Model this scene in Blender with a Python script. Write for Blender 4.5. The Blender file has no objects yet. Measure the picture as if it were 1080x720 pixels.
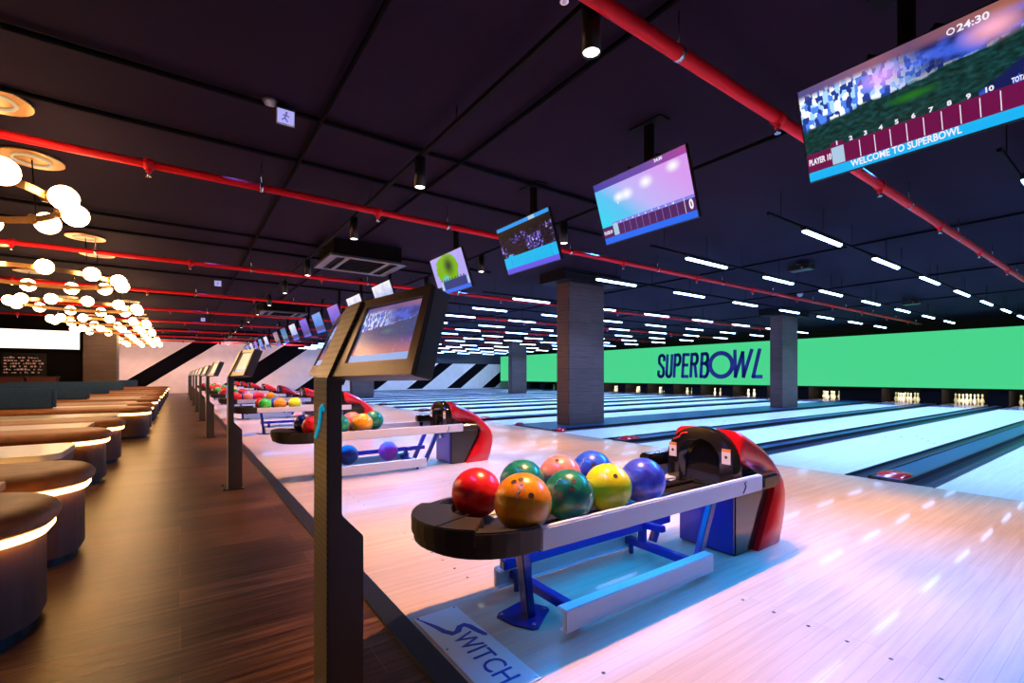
import bpy, bmesh, math, random
from mathutils import Vector, Matrix
random.seed(7)
SC = bpy.context.scene
COL = SC.collection
PI = math.pi
TH = math.atan2(350, 493)                      # yaw of the view away from the aisle direction
H = 1.05                                       # eye height
FW = Vector((math.sin(TH), math.cos(TH), 0)); RT = Vector((math.cos(TH), -math.sin(TH), 0)); UP = Vector((0, 0, 1))

# ------------------------------------------------------------------ materials
def lin(h):
    h = h.lstrip('#'); o = []
    for i in (0, 2, 4):
        c = int(h[i:i+2], 16) / 255
        o.append(c / 12.92 if c <= 0.04045 else ((c + 0.055) / 1.055) ** 2.4)
    return o
def rgb(c):
    return (lin(c) if isinstance(c, str) else list(c)) + [1.0]
class NT:
    def __init__(s, name):
        s.m = bpy.data.materials.new(name); s.m.use_nodes = True
        s.t = s.m.node_tree; s.b = s.t.nodes['Principled BSDF']
    def n(s, typ, **kw):
        nd = s.t.nodes.new(typ)
        for k, v in kw.items():
            if k in nd.inputs: nd.inputs[k].default_value = v
            else: setattr(nd, k, v)
        return nd
    def l(s, a, b): s.t.links.new(a, b)
    def ramp(s, src, stops, interp='LINEAR'):
        r = s.n('ShaderNodeValToRGB'); r.color_ramp.interpolation = interp
        e = r.color_ramp.elements
        while len(e) < len(stops): e.new(0.5)
        for i, (p, c) in enumerate(stops): e[i].position = p; e[i].color = rgb(c)
        s.l(src, r.inputs[0]); return r.outputs[0]
    def mix(s, f, a, b, typ='MIX'):
        x = s.n('ShaderNodeMix', data_type='RGBA', blend_type=typ)
        for v, k in ((f, 0), (a, 6), (b, 7)):
            if hasattr(v, 'links'): s.l(v, x.inputs[k])
            elif k == 0: x.inputs[0].default_value = v
            else: x.inputs[k].default_value = rgb(v)
        return x.outputs[2]
    def math(s, op, a, b=0.0, c=0.0):
        x = s.n('ShaderNodeMath', operation=op)
        for i, v in enumerate((a, b, c)):
            if hasattr(v, 'links'): s.l(v, x.inputs[i])
            else: x.inputs[i].default_value = v
        return x.outputs[0]
def mat(name, color, rough=0.5, metal=0.0, coat=0.0, emit=None, es=0.0, noise=0.0, nscale=20, spec=0.5):
    k = NT(name); b = k.b
    b.inputs['Roughness'].default_value = rough; b.inputs['Metallic'].default_value = metal
    b.inputs['Coat Weight'].default_value = coat; b.inputs['Coat Roughness'].default_value = 0.06
    b.inputs['Specular IOR Level'].default_value = spec
    c = rgb(color)
    if noise:
        tc = k.n('ShaderNodeTexCoord'); nz = k.n('ShaderNodeTexNoise', Scale=nscale, Detail=3.0)
        k.l(tc.outputs['Object'], nz.inputs['Vector'])
        d = [max(0, x * (1 - noise)) for x in c[:3]]; u = [min(1, x * (1 + noise)) for x in c[:3]]
        k.l(k.ramp(nz.outputs[0], [(0.3, d), (0.7, u)]), b.inputs['Base Color'])
    else: b.inputs['Base Color'].default_value = c
    if emit is not None:
        b.inputs['Emission Color'].default_value = rgb(emit); b.inputs['Emission Strength'].default_value = es
    return k.m
def glow(name, color, s=1.0):
    return mat(name, (0.01, 0.01, 0.01), 0.35, emit=color, es=s, spec=0.2)

def wood_floor():
    k = NT('dark_wood_planks'); tc = k.n('ShaderNodeTexCoord')
    br = k.n('ShaderNodeTexBrick', offset=0.5, Scale=1.0)
    br.inputs['Brick Width'].default_value = 1.2; br.inputs['Row Height'].default_value = 0.2
    br.inputs['Mortar Size'].default_value = 0.0011; br.inputs['Bias'].default_value = -0.1
    br.inputs['Color1'].default_value = (0.0, 0, 0, 1); br.inputs['Color2'].default_value = (1, 1, 1, 1)
    br.inputs['Mortar'].default_value = (0.5, 0.5, 0.5, 1)
    k.l(tc.outputs['Object'], br.inputs['Vector'])
    mp = k.n('ShaderNodeMapping'); mp.inputs['Scale'].default_value = (1.3, 24, 1)
    k.l(tc.outputs['Object'], mp.inputs[0])
    nz = k.n('ShaderNodeTexNoise', Scale=1.6, Detail=6.0, Roughness=0.6); k.l(mp.outputs[0], nz.inputs['Vector'])
    base = k.ramp(nz.outputs[0], [(0.32, (0.028, 0.011, 0.005)), (0.5, (0.095, 0.038, 0.016)), (0.68, (0.21, 0.09, 0.038))])
    var = k.mix(0.5, base, br.outputs['Color'], 'SOFT_LIGHT')
    col = k.mix(br.outputs['Fac'], var, (0.24, 0.14, 0.09)); k.l(col, k.b.inputs['Base Color'])
    k.l(k.ramp(nz.outputs[0], [(0.2, (0.27,) * 3), (0.8, (0.43,) * 3)]), k.b.inputs['Roughness'])
    bp = k.n('ShaderNodeBump', Strength=0.5, Distance=0.005); k.l(nz.outputs[0], bp.inputs['Height']); k.l(bp.outputs[0], k.b.inputs['Normal'])
    return k.m
def boards(name, c1, c2, row, wid, rough, coat=0.0, dark=None):
    k = NT(name); tc = k.n('ShaderNodeTexCoord')
    br = k.n('ShaderNodeTexBrick', offset=0.37, offset_frequency=3, Scale=1.0)
    br.inputs['Brick Width'].default_value = wid; br.inputs['Row Height'].default_value = row
    br.inputs['Mortar Size'].default_value = 0.0012
    br.inputs['Color1'].default_value = rgb(c1); br.inputs['Color2'].default_value = rgb(c2)
    br.inputs['Mortar'].default_value = rgb(dark or [x * 0.6 for x in rgb(c1)[:3]])
    k.l(tc.outputs['Object'], br.inputs['Vector'])
    mp = k.n('ShaderNodeMapping'); mp.inputs['Scale'].default_value = (0.8, 14, 1); k.l(tc.outputs['Object'], mp.inputs[0])
    nz = k.n('ShaderNodeTexNoise', Scale=3.0, Detail=4.0); k.l(mp.outputs[0], nz.inputs['Vector'])
    g = k.ramp(nz.outputs[0], [(0.3, (0.86,) * 3), (0.7, (1.0,) * 3)])
    k.l(k.mix(1.0, br.outputs['Color'], g, 'MULTIPLY'), k.b.inputs['Base Color'])
    k.b.inputs['Roughness'].default_value = rough; k.b.inputs['Coat Weight'].default_value = coat
    k.b.inputs['Coat Roughness'].default_value = 0.05
    return k.m
def planks_column():
    k = NT('column_plank_cladding'); tc = k.n('ShaderNodeTexCoord')
    sx = k.n('ShaderNodeSeparateXYZ'); k.l(tc.outputs['Object'], sx.inputs[0])
    cb = k.n('ShaderNodeCombineXYZ'); k.l(k.math('ADD', sx.outputs[0], sx.outputs[1]), cb.inputs[0]); k.l(sx.outputs[2], cb.inputs[1])
    br = k.n('ShaderNodeTexBrick', offset=0.5, Scale=1.0)
    br.inputs['Brick Width'].default_value = 1.3; br.inputs['Row Height'].default_value = 0.24; br.inputs['Mortar Size'].default_value = 0.004
    br.inputs['Color1'].default_value = (0.115, 0.072, 0.066, 1); br.inputs['Color2'].default_value = (0.15, 0.095, 0.088, 1); br.inputs['Mortar'].default_value = (0.05, 0.04, 0.04, 1)
    k.l(cb.outputs[0], br.inputs['Vector'])
    mp = k.n('ShaderNodeMapping'); mp.inputs['Scale'].default_value = (1.5, 30, 1); k.l(cb.outputs[0], mp.inputs[0])
    nz = k.n('ShaderNodeTexNoise', Scale=1.5, Detail=5.0); k.l(mp.outputs[0], nz.inputs['Vector'])
    g = k.ramp(nz.outputs[0], [(0.3, (0.55,) * 3), (0.7, (1.0,) * 3)])
    k.l(k.mix(1.0, br.outputs['Color'], g, 'MULTIPLY'), k.b.inputs['Base Color']); k.b.inputs['Roughness'].default_value = 0.5
    return k.m
def perforated(name, col):
    k = NT(name); tc = k.n('ShaderNodeTexCoord'); sx = k.n('ShaderNodeSeparateXYZ'); k.l(tc.outputs['Object'], sx.inputs[0])
    def saw(o): return k.math('SUBTRACT', k.math('FRACT', k.math('MULTIPLY', o, 52.0)), 0.5)
    d = k.math('SQRT', k.math('ADD', k.math('POWER', saw(sx.outputs[1]), 2.0), k.math('POWER', saw(sx.outputs[2]), 2.0)))
    hole = k.math('LESS_THAN', d, 0.25)
    k.l(k.mix(hole, col, (0.008, 0.008, 0.01)), k.b.inputs['Base Color'])
    k.b.inputs['Roughness'].default_value = 0.4; k.b.inputs['Metallic'].default_value = 0.35
    return k.m
def ball_mat(name, a, b, rough=0.12):
    k = NT(name); tc = k.n('ShaderNodeTexCoord'); nz = k.n('ShaderNodeTexNoise', Scale=9.0, Detail=4.0, Distortion=2.2)
    k.l(tc.outputs['Object'], nz.inputs['Vector'])
    k.l(k.ramp(nz.outputs[0], [(0.36, a), (0.64, b)]), k.b.inputs['Base Color'])
    k.b.inputs['Roughness'].default_value = rough + 0.16; k.b.inputs['Coat Weight'].default_value = 0.35; k.b.inputs['Coat Roughness'].default_value = 0.05
    return k.m

M = {}
M['floor'] = wood_floor()
M['approach'] = boards('maple_approach_boards', (0.71, 0.51, 0.365), (0.77, 0.57, 0.41), 0.05, 2.2, 0.24, 0.3, (0.58, 0.44, 0.35))
M['lane'] = boards('pale_lane_boards', (0.72, 0.76, 0.76), (0.80, 0.83, 0.83), 0.027, 3.0, 0.32, 0.08, (0.6, 0.64, 0.65))
M['pindeck'] = mat('pin_deck_panel', (0.48, 0.45, 0.60), 0.15, coat=0.4)
M['gutter'] = mat('navy_gutter', (0.018, 0.03, 0.06), 0.3)
M['cover'] = mat('ball_track_cover', (0.006, 0.045, 0.13), 0.3)
M['capred'] = mat('dark_red_cap', (0.55, 0.004, 0.008), 0.22, coat=0.3)
M['capping'] = mat('black_capping', (0.008, 0.01, 0.014), 0.35)
M['ceiling'] = mat('charcoal_ceiling', (0.016, 0.0095, 0.021), 0.85, noise=0.15, nscale=0.6, spec=0.05)
M['conduit'] = mat('black_conduit', (0.005, 0.004, 0.005), 0.8, spec=0.05)
M['black'] = mat('black_plastic', (0.012, 0.012, 0.013), 0.35)
M['blackmatte'] = mat('black_matte', (0.007, 0.006, 0.007), 0.8, spec=0.08)
M['gloss'] = mat('gloss_black', (0.012, 0.010, 0.010), 0.12, coat=0.5)
M['rubber'] = mat('black_rubber_tray', (0.018, 0.015, 0.014), 0.42)
M['redpipe'] = mat('red_pipe_paint', (0.85, 0.008, 0.018), 0.5, spec=0.2)
M['chrome'] = mat('bright_metal', (0.75, 0.75, 0.75), 0.25, 1.0)
M['bluepaint'] = mat('blue_frame_paint', (0.002, 0.012, 0.24), 0.3, 0.0, coat=0.3)
M['alu'] = mat('satin_aluminium', (0.84, 0.80, 0.82), 0.4, 0.1)
M['shell'] = mat('glossy_red_shell', (0.85, 0.008, 0.014), 0.28, coat=0.35)
M['kiosk'] = mat('kiosk_grey_steel', (0.085, 0.078, 0.085), 0.42, 0.3)
M['perf'] = perforated('kiosk_perforated_steel', (0.115, 0.09, 0.075))
M['bezel'] = mat('bronze_bezel', (0.13, 0.105, 0.09), 0.3, 0.4)
M['column'] = planks_column()
M['colcap'] = mat('column_cap_dark', (0.010, 0.009, 0.011), 0.7, spec=0.1)
M['white'] = mat('white_paint', (0.8, 0.8, 0.8), 0.5, noise=0.05, nscale=3)
M['stripe'] = mat('black_stripe_paint', (0.004, 0.004, 0.006), 0.8, spec=0.03)
M['navywall'] = mat('navy_wall_paint', (0.02, 0.024, 0.045), 0.6)
M['leather'] = mat('tan_leather', (0.44, 0.15, 0.036), 0.5, noise=0.18, nscale=14)
M['benchbase'] = mat('bench_base_panel', (0.10, 0.042, 0.03), 0.45)
M['plinth'] = mat('bench_plinth', (0.02, 0.02, 0.024), 0.25)
M['bluefab'] = mat('blue_upholstery', (0.03, 0.11, 0.26), 0.7, noise=0.2, nscale=40)
M['tabletop'] = mat('cream_table_top', (0.82, 0.72, 0.62), 0.22)
M['consoletop'] = mat('pale_wood_console', (0.62, 0.42, 0.31), 0.3)
M['darkwood'] = mat('dark_wood_panel', (0.07, 0.038, 0.024), 0.45, noise=0.3, nscale=5)
M['brass'] = mat('brushed_brass', (0.66, 0.36, 0.13), 0.28, 1.0)
M['globe'] = glow('opal_globe_lit', (1.0, 0.58, 0.26), 26.0)
M['lens'] = glow('spot_lens_lit', (1.0, 0.86, 0.72), 14.0)
M['canopyglint'] = glow('canopy_glint_glow', (1.0, 0.72, 0.4), 0.6)  # faint emission imitating the glint on the brass discs, not a lamp
M['ledwarm'] = glow('warm_led_strip', (1.0, 0.52, 0.14), 16.0)
M['tube'] = glow('led_tube_lit', (0.30, 0.50, 1.0), 18.0)
M['green'] = glow('green_masking_self_glow', lin('#48d88c'), 0.95)  # panel glows by itself in place of the light thrown on it
M['lightbox'] = glow('warm_lightbox', (1.0, 0.86, 0.72), 2.2)
M['menutext'] = glow('menu_lettering_lit', (1.0, 0.42, 0.28), 0.35)
M['logoblue'] = mat('navy_lettering', lin('#101c6e'), 0.4, emit=lin('#0c1c70'), es=0.35)
M['decal'] = mat('floor_plate_white', (0.80, 0.85, 0.84), 0.2)
M['decaltext'] = mat('floor_plate_lettering', (0.015, 0.05, 0.42), 0.3)
M['pin'] = mat('pin_white', (0.85, 0.80, 0.70), 0.25, coat=0.4)
M['pinred'] = mat('pin_red_stripe', (0.6, 0.02, 0.02), 0.3)
M['cyan'] = mat('kiosk_logo_cyan', (0.02, 0.55, 0.75), 0.3, emit=(0.0, 0.45, 0.75), es=0.5)
M['label'] = mat('warning_sticker', (0.85, 0.80, 0.76), 0.5)
M['labeltop'] = mat('warning_sticker_orange', (0.85, 0.30, 0.06), 0.5)
M['hole'] = mat('finger_hole_dark', (0.06, 0.02, 0.01), 0.6)
M['mark'] = mat('ball_mark_white', (0.85, 0.85, 0.85), 0.4)
M['burgundy'] = mat('burgundy_panel', (0.16, 0.03, 0.03), 0.4)
M['exit'] = glow('exit_sign_lit', lin('#b9b4ff'), 0.9)
M['exitman'] = glow('exit_figure', lin('#6a64c8'), 0.6)
# screen colours
for nm, hx, s in (('scr_maroon', '#7a1250', 0.8), ('scr_cyan', '#18b4f4', 1.0), ('scr_white', '#f4f0ff', 1.0), ('scr_pale', '#b4d4f0', 0.9),
                  ('scr_plum', '#5c2a6c', 0.8), ('scr_blue', '#2a6cf0', 1.0), ('scr_violet', '#6a5cf0', 0.9), ('scr_navy', '#1c3c8c', 0.8),
                  ('scr_sky', '#1f9cf4', 1.0), ('scr_turq', '#0cb8f0', 1.0), ('scr_lilac', '#8a8cf4', 0.9), ('scr_ink', '#0c1030', 0.8), ('scr_warm_glare', '#ffdcb8', 0.8), ('scr_status', '#8cb4f0', 0.9)):  # the cream tone is warm reflection put into a screen colour
    M[nm] = glow(nm, lin(hx), s)
def screen_mat(kind):
    k = NT('screen_' + kind); tc = k.n('ShaderNodeTexCoord'); uv = tc.outputs['UV']
    sx = k.n('ShaderNodeSeparateXYZ'); k.l(uv, sx.inputs[0]); U, V = sx.outputs[0], sx.outputs[1]
    def noise(sc, det=4.0, sxy=(1, 1)):
        mp = k.n('ShaderNodeMapping'); mp.inputs['Scale'].default_value = (sxy[0], sxy[1], 1); k.l(uv, mp.inputs[0])
        z = k.n('ShaderNodeTexNoise', Scale=sc, Detail=det); k.l(mp.outputs[0], z.inputs['Vector']); return z.outputs[0]
    def vor(sc, sxy=(1, 1)):
        mp = k.n('ShaderNodeMapping'); mp.inputs['Scale'].default_value = (sxy[0], sxy[1], 1); k.l(uv, mp.inputs[0])
        z = k.n('ShaderNodeTexVoronoi', Scale=sc, distance='CHEBYCHEV'); k.l(mp.outputs[0], z.inputs['Vector']); return z
    def step(a, lo, hi): 
        z = k.n('ShaderNodeMapRange', interpolation_type='SMOOTHSTEP'); k.l(a, z.inputs[0]); z.inputs[1].default_value = lo; z.inputs[2].default_value = hi; return z.outputs[0]
    def blob(u, v, r, a=1.0):
        d = k.math('SQRT', k.math('ADD', k.math('POWER', k.math('SUBTRACT', U, u), 2.0), k.math('POWER', k.math('MULTIPLY', k.math('SUBTRACT', V, v), a), 2.0)))
        return k.math('SUBTRACT', 1.0, step(d, 0.0, r))
    if kind in ('city', 'kiosk'):
        park = k.ramp(noise(26), [(0.3, '#081a18'), (0.5, '#0e3230'), (0.72, '#1c4a4e')])
        park = k.mix(blob(0.55, 0.52, 0.16, 2.6), park, '#1f6a1c')
        vb = vor(24, (1.8, 0.7)); wht = k.ramp(vb.outputs['Color'], [(0.1, '#243a8c'), (0.3, '#4a80e8'), (0.45, '#a8d4ff'), (0.6, '#f4faff')], 'CONSTANT')
        edge = k.math('ADD', V, k.math('MULTIPLY', noise(9, 5), 0.12))
        line = k.math('SUBTRACT', edge, k.math('MULTIPLY', U, 0.16))
        col = k.mix(step(line, 0.60, 0.64), park, wht)
        nr = k.ramp(noise(7, 6), [(0.42, '#141c58'), (0.62, '#3c5cd0')])
        far = k.mix(step(k.math('ADD', U, k.math('MULTIPLY', V, 0.4)), 0.55, 1.0), col, nr)
        col = k.mix(step(line, 0.60, 0.64), col, far)
        vb2 = vor(22, (2.2, 0.8)); ln2 = k.math('SUBTRACT', k.math('ADD', V, k.math('MULTIPLY', k.math('SUBTRACT', 1.0, U), 1.1)), 0.0)
        col = k.mix(k.math('SUBTRACT', 1.0, step(ln2, 0.50, 0.55)), col, k.ramp(vb2.outputs['Color'], [(0.2, '#121a50'), (0.6, '#2c50c0'), (0.85, '#c8e4ff')], 'CONSTANT'))
        col = k.mix(step(V, 0.86, 0.95), col, k.ramp(U, [(0.0, '#4a4a86'), (0.4, '#8a5a70'), (0.55, '#6a4a6a'), (1.0, '#a0604c')]))
        if kind == 'kiosk':
            col = k.mix(0.30, col, '#7c74c8')
            col = k.mix(step(V, 0.45, 0.10), col, '#b06c74'); 
        else:
            col = k.mix(k.math('MULTIPLY', blob(0.42, 0.80, 0.14), 0.8), col, '#e0a0ff')
            col = k.mix(k.math('MULTIPLY', blob(0.88, 0.82, 0.16), 0.9), col, '#ffb0c8')
        strength = 1.15 if kind == 'city' else 1.05
    elif kind == 'teal':
        col = k.ramp(k.math('ADD', k.math('MULTIPLY', U, 0.75), k.math('MULTIPLY', V, 0.45)), [(0.1, '#12dcf4'), (0.42, '#5cc4f4'), (0.62, '#c0b6fa'), (0.98, '#d89cf0')])
        for u, v, r in ((0.27, 0.68, 0.09), (0.36, 0.68, 0.10), (0.58, 0.74, 0.10), (0.86, 0.80, 0.09)):
            col = k.mix(k.math('MULTIPLY', blob(u, v, r, 0.8), 0.95), col, '#ffffff')
        col = k.mix(step(V, 0.885, 0.895), col, k.ramp(U, [(0.0, '#3a3ca8'), (0.6, '#6a48a8'), (1.0, '#a8409c')])); strength = 1.0
    elif kind == 'night':
        vb = vor(26, (1.5, 1.0)); bl = k.ramp(vb.outputs['Color'], [(0.2, '#0c0a20'), (0.48, '#3c3488'), (0.66, '#7c70e0'), (0.82, '#c8b8ff')], 'CONSTANT')
        dk = k.ramp(noise(18), [(0.4, '#08060c'), (0.7, '#2c1c3c')])
        col = k.mix(step(noise(3.2, 3), 0.46, 0.56), dk, bl)
        col = k.mix(step(V, 0.74, 0.80), col, '#0c080e'); strength = 1.0
    elif kind == 'lime':
        col = k.mix(step(k.math('ADD', blob(0.45, 0.62, 0.52, 0.9), k.math('MULTIPLY', noise(5), 0.5)), 0.48, 0.56), '#b4a8fa', '#78b810')
        col = k.mix(blob(0.52, 0.70, 0.22, 0.6), col, '#0c3420')
        col = k.mix(k.math('MULTIPLY', blob(0.36, 0.36, 0.16), 0.95), col, '#50d0e8'); strength = 0.95
    else:
        pal = {'blue': ('#0c70d8', '#1c98f0'), 'indigo': ('#2c34c0', '#6858e0'), 'greenish': ('#0c8878', '#2878c8'), 'frost': ('#6088f0', '#e8f0ff'), 'olive': ('#706838', '#8c7ca0')}[kind]
        col = k.ramp(k.math('ADD', k.math('MULTIPLY', noise(4), 0.5), k.math('MULTIPLY', V, 0.5)), [(0.3, pal[0]), (0.7, pal[1])]); strength = 0.9
    k.b.inputs['Base Color'].default_value = (0.01, 0.01, 0.01, 1); k.b.inputs['Roughness'].default_value = 0.2
    k.l(col, k.b.inputs['Emission Color']); k.b.inputs['Emission Strength'].default_value = strength
    return k.m
for kd in ('city', 'kiosk', 'teal', 'night', 'lime', 'blue', 'indigo', 'greenish', 'frost', 'olive'): M['pic_' + kd] = screen_mat(kd)
BALLS = {'red': ((0.80, 0.006, 0.012), (0.95, 0.03, 0.03)), 'orange': ((0.95, 0.24, 0.005), (1.0, 0.42, 0.01)), 'dark green': ((0.004, 0.13, 0.07), (0.02, 0.32, 0.17)),
         'salmon pink': ((0.95, 0.22, 0.13), (1.0, 0.36, 0.24)), 'royal blue': ((0.012, 0.05, 0.50), (0.04, 0.18, 0.90)), 'yellow': ((0.90, 0.84, 0.01), (0.98, 0.95, 0.02)),
         'violet blue': ((0.03, 0.04, 0.40), (0.08, 0.13, 0.80)), 'navy': ((0.006, 0.012, 0.10), (0.015, 0.03, 0.2)), 'magenta': ((0.85, 0.02, 0.36), (1.0, 0.06, 0.5)), 'green': ((0.02, 0.42, 0.05), (0.05, 0.62, 0.10))}
for k_, (a_, b_) in BALLS.items(): M['ball_' + k_] = ball_mat('ball_' + k_.replace(' ', '_'), a_, b_)

# ------------------------------------------------------------------ mesh building
class MB:
    def __init__(s): s.v = []; s.f = []; s.sm = []; s.mi = []; s.uv = {}; s.m = 0
    def add(s, vs, fs, smooth=False):
        o = len(s.v); s.v += [tuple(v) for v in vs]
        for f in fs: s.f.append([i + o for i in f]); s.sm.append(smooth); s.mi.append(s.m)
    def box(s, a, b):
        x0, y0, z0 = a; x1, y1, z1 = b
        s.add([(x0,y0,z0),(x1,y0,z0),(x1,y1,z0),(x0,y1,z0),(x0,y0,z1),(x1,y0,z1),(x1,y1,z1),(x0,y1,z1)],
              [(0,3,2,1),(4,5,6,7),(0,1,5,4),(1,2,6,5),(2,3,7,6),(3,0,4,7)]); return s
    def obox(s, c, ax, ay, az):       # centre and three half-axis vectors
        c, ax, ay, az = map(Vector, (c, ax, ay, az))
        s.add([c + ax*i + ay*j + az*k for k in (-1, 1) for i, j in ((-1,-1),(1,-1),(1,1),(-1,1))],
              [(0,3,2,1),(4,5,6,7),(0,1,5,4),(1,2,6,5),(2,3,7,6),(3,0,4,7)]); return s
    def bar(s, p, q, w, h, up=(0, 0, 1)):
        p, q = Vector(p), Vector(q); d = (q - p); L = d.length; d.normalize(); u = Vector(up)
        sd = d.cross(u)
        if sd.length < 1e-4: sd = d.cross(Vector((1, 0, 0)))
        sd.normalize(); u = sd.cross(d)
        return s.obox((p + q) / 2, d * L / 2, sd * w / 2, u * h / 2)
    def cyl(s, p, q, r, n=16, r2=None, cap=True):
        p, q = Vector(p), Vector(q); d = (q - p).normalized(); r2 = r if r2 is None else r2
        a = d.orthogonal().normalized(); b = d.cross(a); vs = []
        for c, rr in ((p, r), (q, r2)):
            for i in range(n): t = 2*PI*i/n; vs.append(c + (a*math.cos(t) + b*math.sin(t)) * rr)
        s.add(vs, [(i, (i+1) % n, n + (i+1) % n, n + i) for i in range(n)], True)
        if cap:
            s.add(vs[:n], [tuple(reversed(range(n)))]); s.add(vs[n:], [tuple(range(n))])
        return s
    def tube(s, pts, r, n=10, closed=False):
        pts = [Vector(p) for p in pts]; N = len(pts); vs = []; pr = None
        for i in range(N):
            if closed: d = pts[(i+1) % N] - pts[i-1]
            else: d = pts[min(i+1, N-1)] - pts[max(i-1, 0)]
            d.normalize()
            a = d.orthogonal().normalized() if pr is None else (pr - d * pr.dot(d)).normalized()
            pr = a; b = d.cross(a)
            for j in range(n): t = 2*PI*j/n; vs.append(pts[i] + (a*math.cos(t) + b*math.sin(t)) * r)
        fs = []
        for i in range(N if closed else N-1):
            for j in range(n): fs.append((i*n+j, i*n+(j+1) % n, ((i+1) % N)*n+(j+1) % n, ((i+1) % N)*n+j))
        s.add(vs, fs, True)
        if not closed: s.add(vs[:n], [tuple(reversed(range(n)))]); s.add(vs[-n:], [tuple(range(n))])
        return s
    def lathe(s, prof, c=(0, 0, 0), n=24, axis='z'):
        vs = []; c = Vector(c)
        for r, z in prof:
            for i in range(n):
                t = 2*PI*i/n; p = Vector((r*math.cos(t), r*math.sin(t), z)); vs.append(c + p)
        fs = [(i*n+j, i*n+(j+1) % n, (i+1)*n+(j+1) % n, (i+1)*n+j) for i in range(len(prof)-1) for j in range(n)]
        s.add(vs, fs, True); return s
    def sphere(s, c, r, n=24, m=14): return s.lathe([(max(1e-5, r*math.sin(PI*i/m)), -r*math.cos(PI*i/m)) for i in range(m+1)], c, n)
    def prism(s, poly, f0, f1):        # polygon mapped by two functions to the two end loops
        a = [f0(p) for p in poly]; b = [f1(p) for p in poly]; n = len(poly)
        s.add(a, [tuple(reversed(range(n)))]); s.add(b, [tuple(range(n))])
        s.add(a + b, [(i, (i+1) % n, n+(i+1) % n, n+i) for i in range(n)]); return s
    def zprism(s, poly, z0, z1): return s.prism(poly, lambda p: (p[0], p[1], z0), lambda p: (p[0], p[1], z1))
    def yprism(s, poly, y0, y1): return s.prism(poly, lambda p: (p[0], y1, p[1]), lambda p: (p[0], y0, p[1]))
    def xprism(s, poly, x0, x1): return s.prism(poly, lambda p: (x0, p[0], p[1]), lambda p: (x1, p[0], p[1]))
    def quad_uv(s, p00, p10, p11, p01):
        s.add([p00, p10, p11, p01], [(0, 1, 2, 3)]); s.uv[len(s.f)-1] = [(0,0),(1,0),(1,1),(0,1)]; return s
    def mesh(s, name, mats, bevel=0.0, seg=2):
        me = bpy.data.meshes.new(name); me.from_pydata(s.v, [], s.f)
        for i, p in enumerate(me.polygons): p.use_smooth = s.sm[i]; p.material_index = s.mi[i]
        if s.uv:
            ul = me.uv_layers.new(name='UVMap')
            for i, p in enumerate(me.polygons):
                if i in s.uv:
                    for li, c in zip(p.loop_indices, s.uv[i]): ul.data[li].uv = c
        for m in (mats if isinstance(mats, (list, tuple)) else [mats]): me.materials.append(m)
        bm = bmesh.new(); bm.from_mesh(me); bmesh.ops.remove_doubles(bm, verts=bm.verts, dist=1e-5)
        if not s.uv: bmesh.ops.recalc_face_normals(bm, faces=bm.faces)
        if bevel:
            es = [e for e in bm.edges if len(e.link_faces) == 2 and e.calc_face_angle(0) > 0.6]
            bmesh.ops.bevel(bm, geom=es, offset=bevel, segments=seg, affect='EDGES', clamp_overlap=True)
        bm.to_mesh(me); bm.free(); return me
    def build(s, name, mats, parent=None, bevel=0.0, seg=2, label=None):
        return link(name, s.mesh(name, mats, bevel, seg), parent, label)
def link(name, me, parent=None, label=None):
    o = bpy.data.objects.new(name, me); COL.objects.link(o)
    if parent is not None: o.parent = parent
    if label: o['label'] = label
    return o
def tag(o, label, cat, group=None):
    o['label'] = label; o['category'] = cat
    if group: o['group'] = group
    return o
def thing(name, label, cat, loc=(0, 0, 0), group=None):
    o = bpy.data.objects.new(name, None); COL.objects.link(o); o.location = loc; o.empty_display_size = 0.1
    return tag(o, label, cat, group)
def struct(o): o['kind'] = 'structure'; return o
def dup(src, loc, label, group=None):
    def cp(o, par):
        c = o.copy(); COL.objects.link(c)
        if par is not None: c.parent = par
        for ch in o.children: cp(ch, c)
        return c
    r = cp(src, None); r.location = loc; r['label'] = label
    if group: r['group'] = group
    return r
def text(name, s, mtl, parent, org, right, up, size, sx=1.0, shear=0.0, bold=0.0, align='LEFT', depth=0.001):
    cu = bpy.data.curves.new(name, 'FONT'); cu.body = s; cu.size = size; cu.align_x = align; cu.shear = shear; cu.offset = bold; cu.extrude = depth; cu.resolution_u = 3
    t = bpy.data.objects.new(name + '_tmp', cu); COL.objects.link(t)
    me = bpy.data.meshes.new_from_object(t.evaluated_get(bpy.context.evaluated_depsgraph_get()))
    bpy.data.objects.remove(t); me.name = name
    right = Vector(right).normalized(); up = Vector(up).normalized(); nrm = right.cross(up)
    m = Matrix((( right.x*sx, up.x, nrm.x, org[0]), (right.y*sx, up.y, nrm.y, org[1]), (right.z*sx, up.z, nrm.z, org[2]), (0, 0, 0, 1)))
    me.transform(m); me.materials.clear(); me.materials.append(mtl)
    return link(name, me, parent)
ORD = ['first', 'second', 'third', 'fourth', 'fifth', 'sixth', 'seventh', 'eighth', 'ninth', 'tenth', 'eleventh', 'twelfth', 'thirteenth', 'fourteenth', 'fifteenth', 'sixteenth', 'seventeenth', 'eighteenth', 'nineteenth', 'twentieth']

# ------------------------------------------------------------------ layout
PAIR = [1.64, 5.12, 9.54, 13.01, 16.48, 19.95, 24.37, 27.84, 31.3]     # centre line of each pair of lanes (one ball rack each)
LANES = [y for c in PAIR for y in (c - 0.9, c + 0.9)]
YEND = 34.5; XF = 5.75; XP = 23.0; CEIL = 3.2; XL, XR, YB = -13.0, 25.6, -1.6

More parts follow.
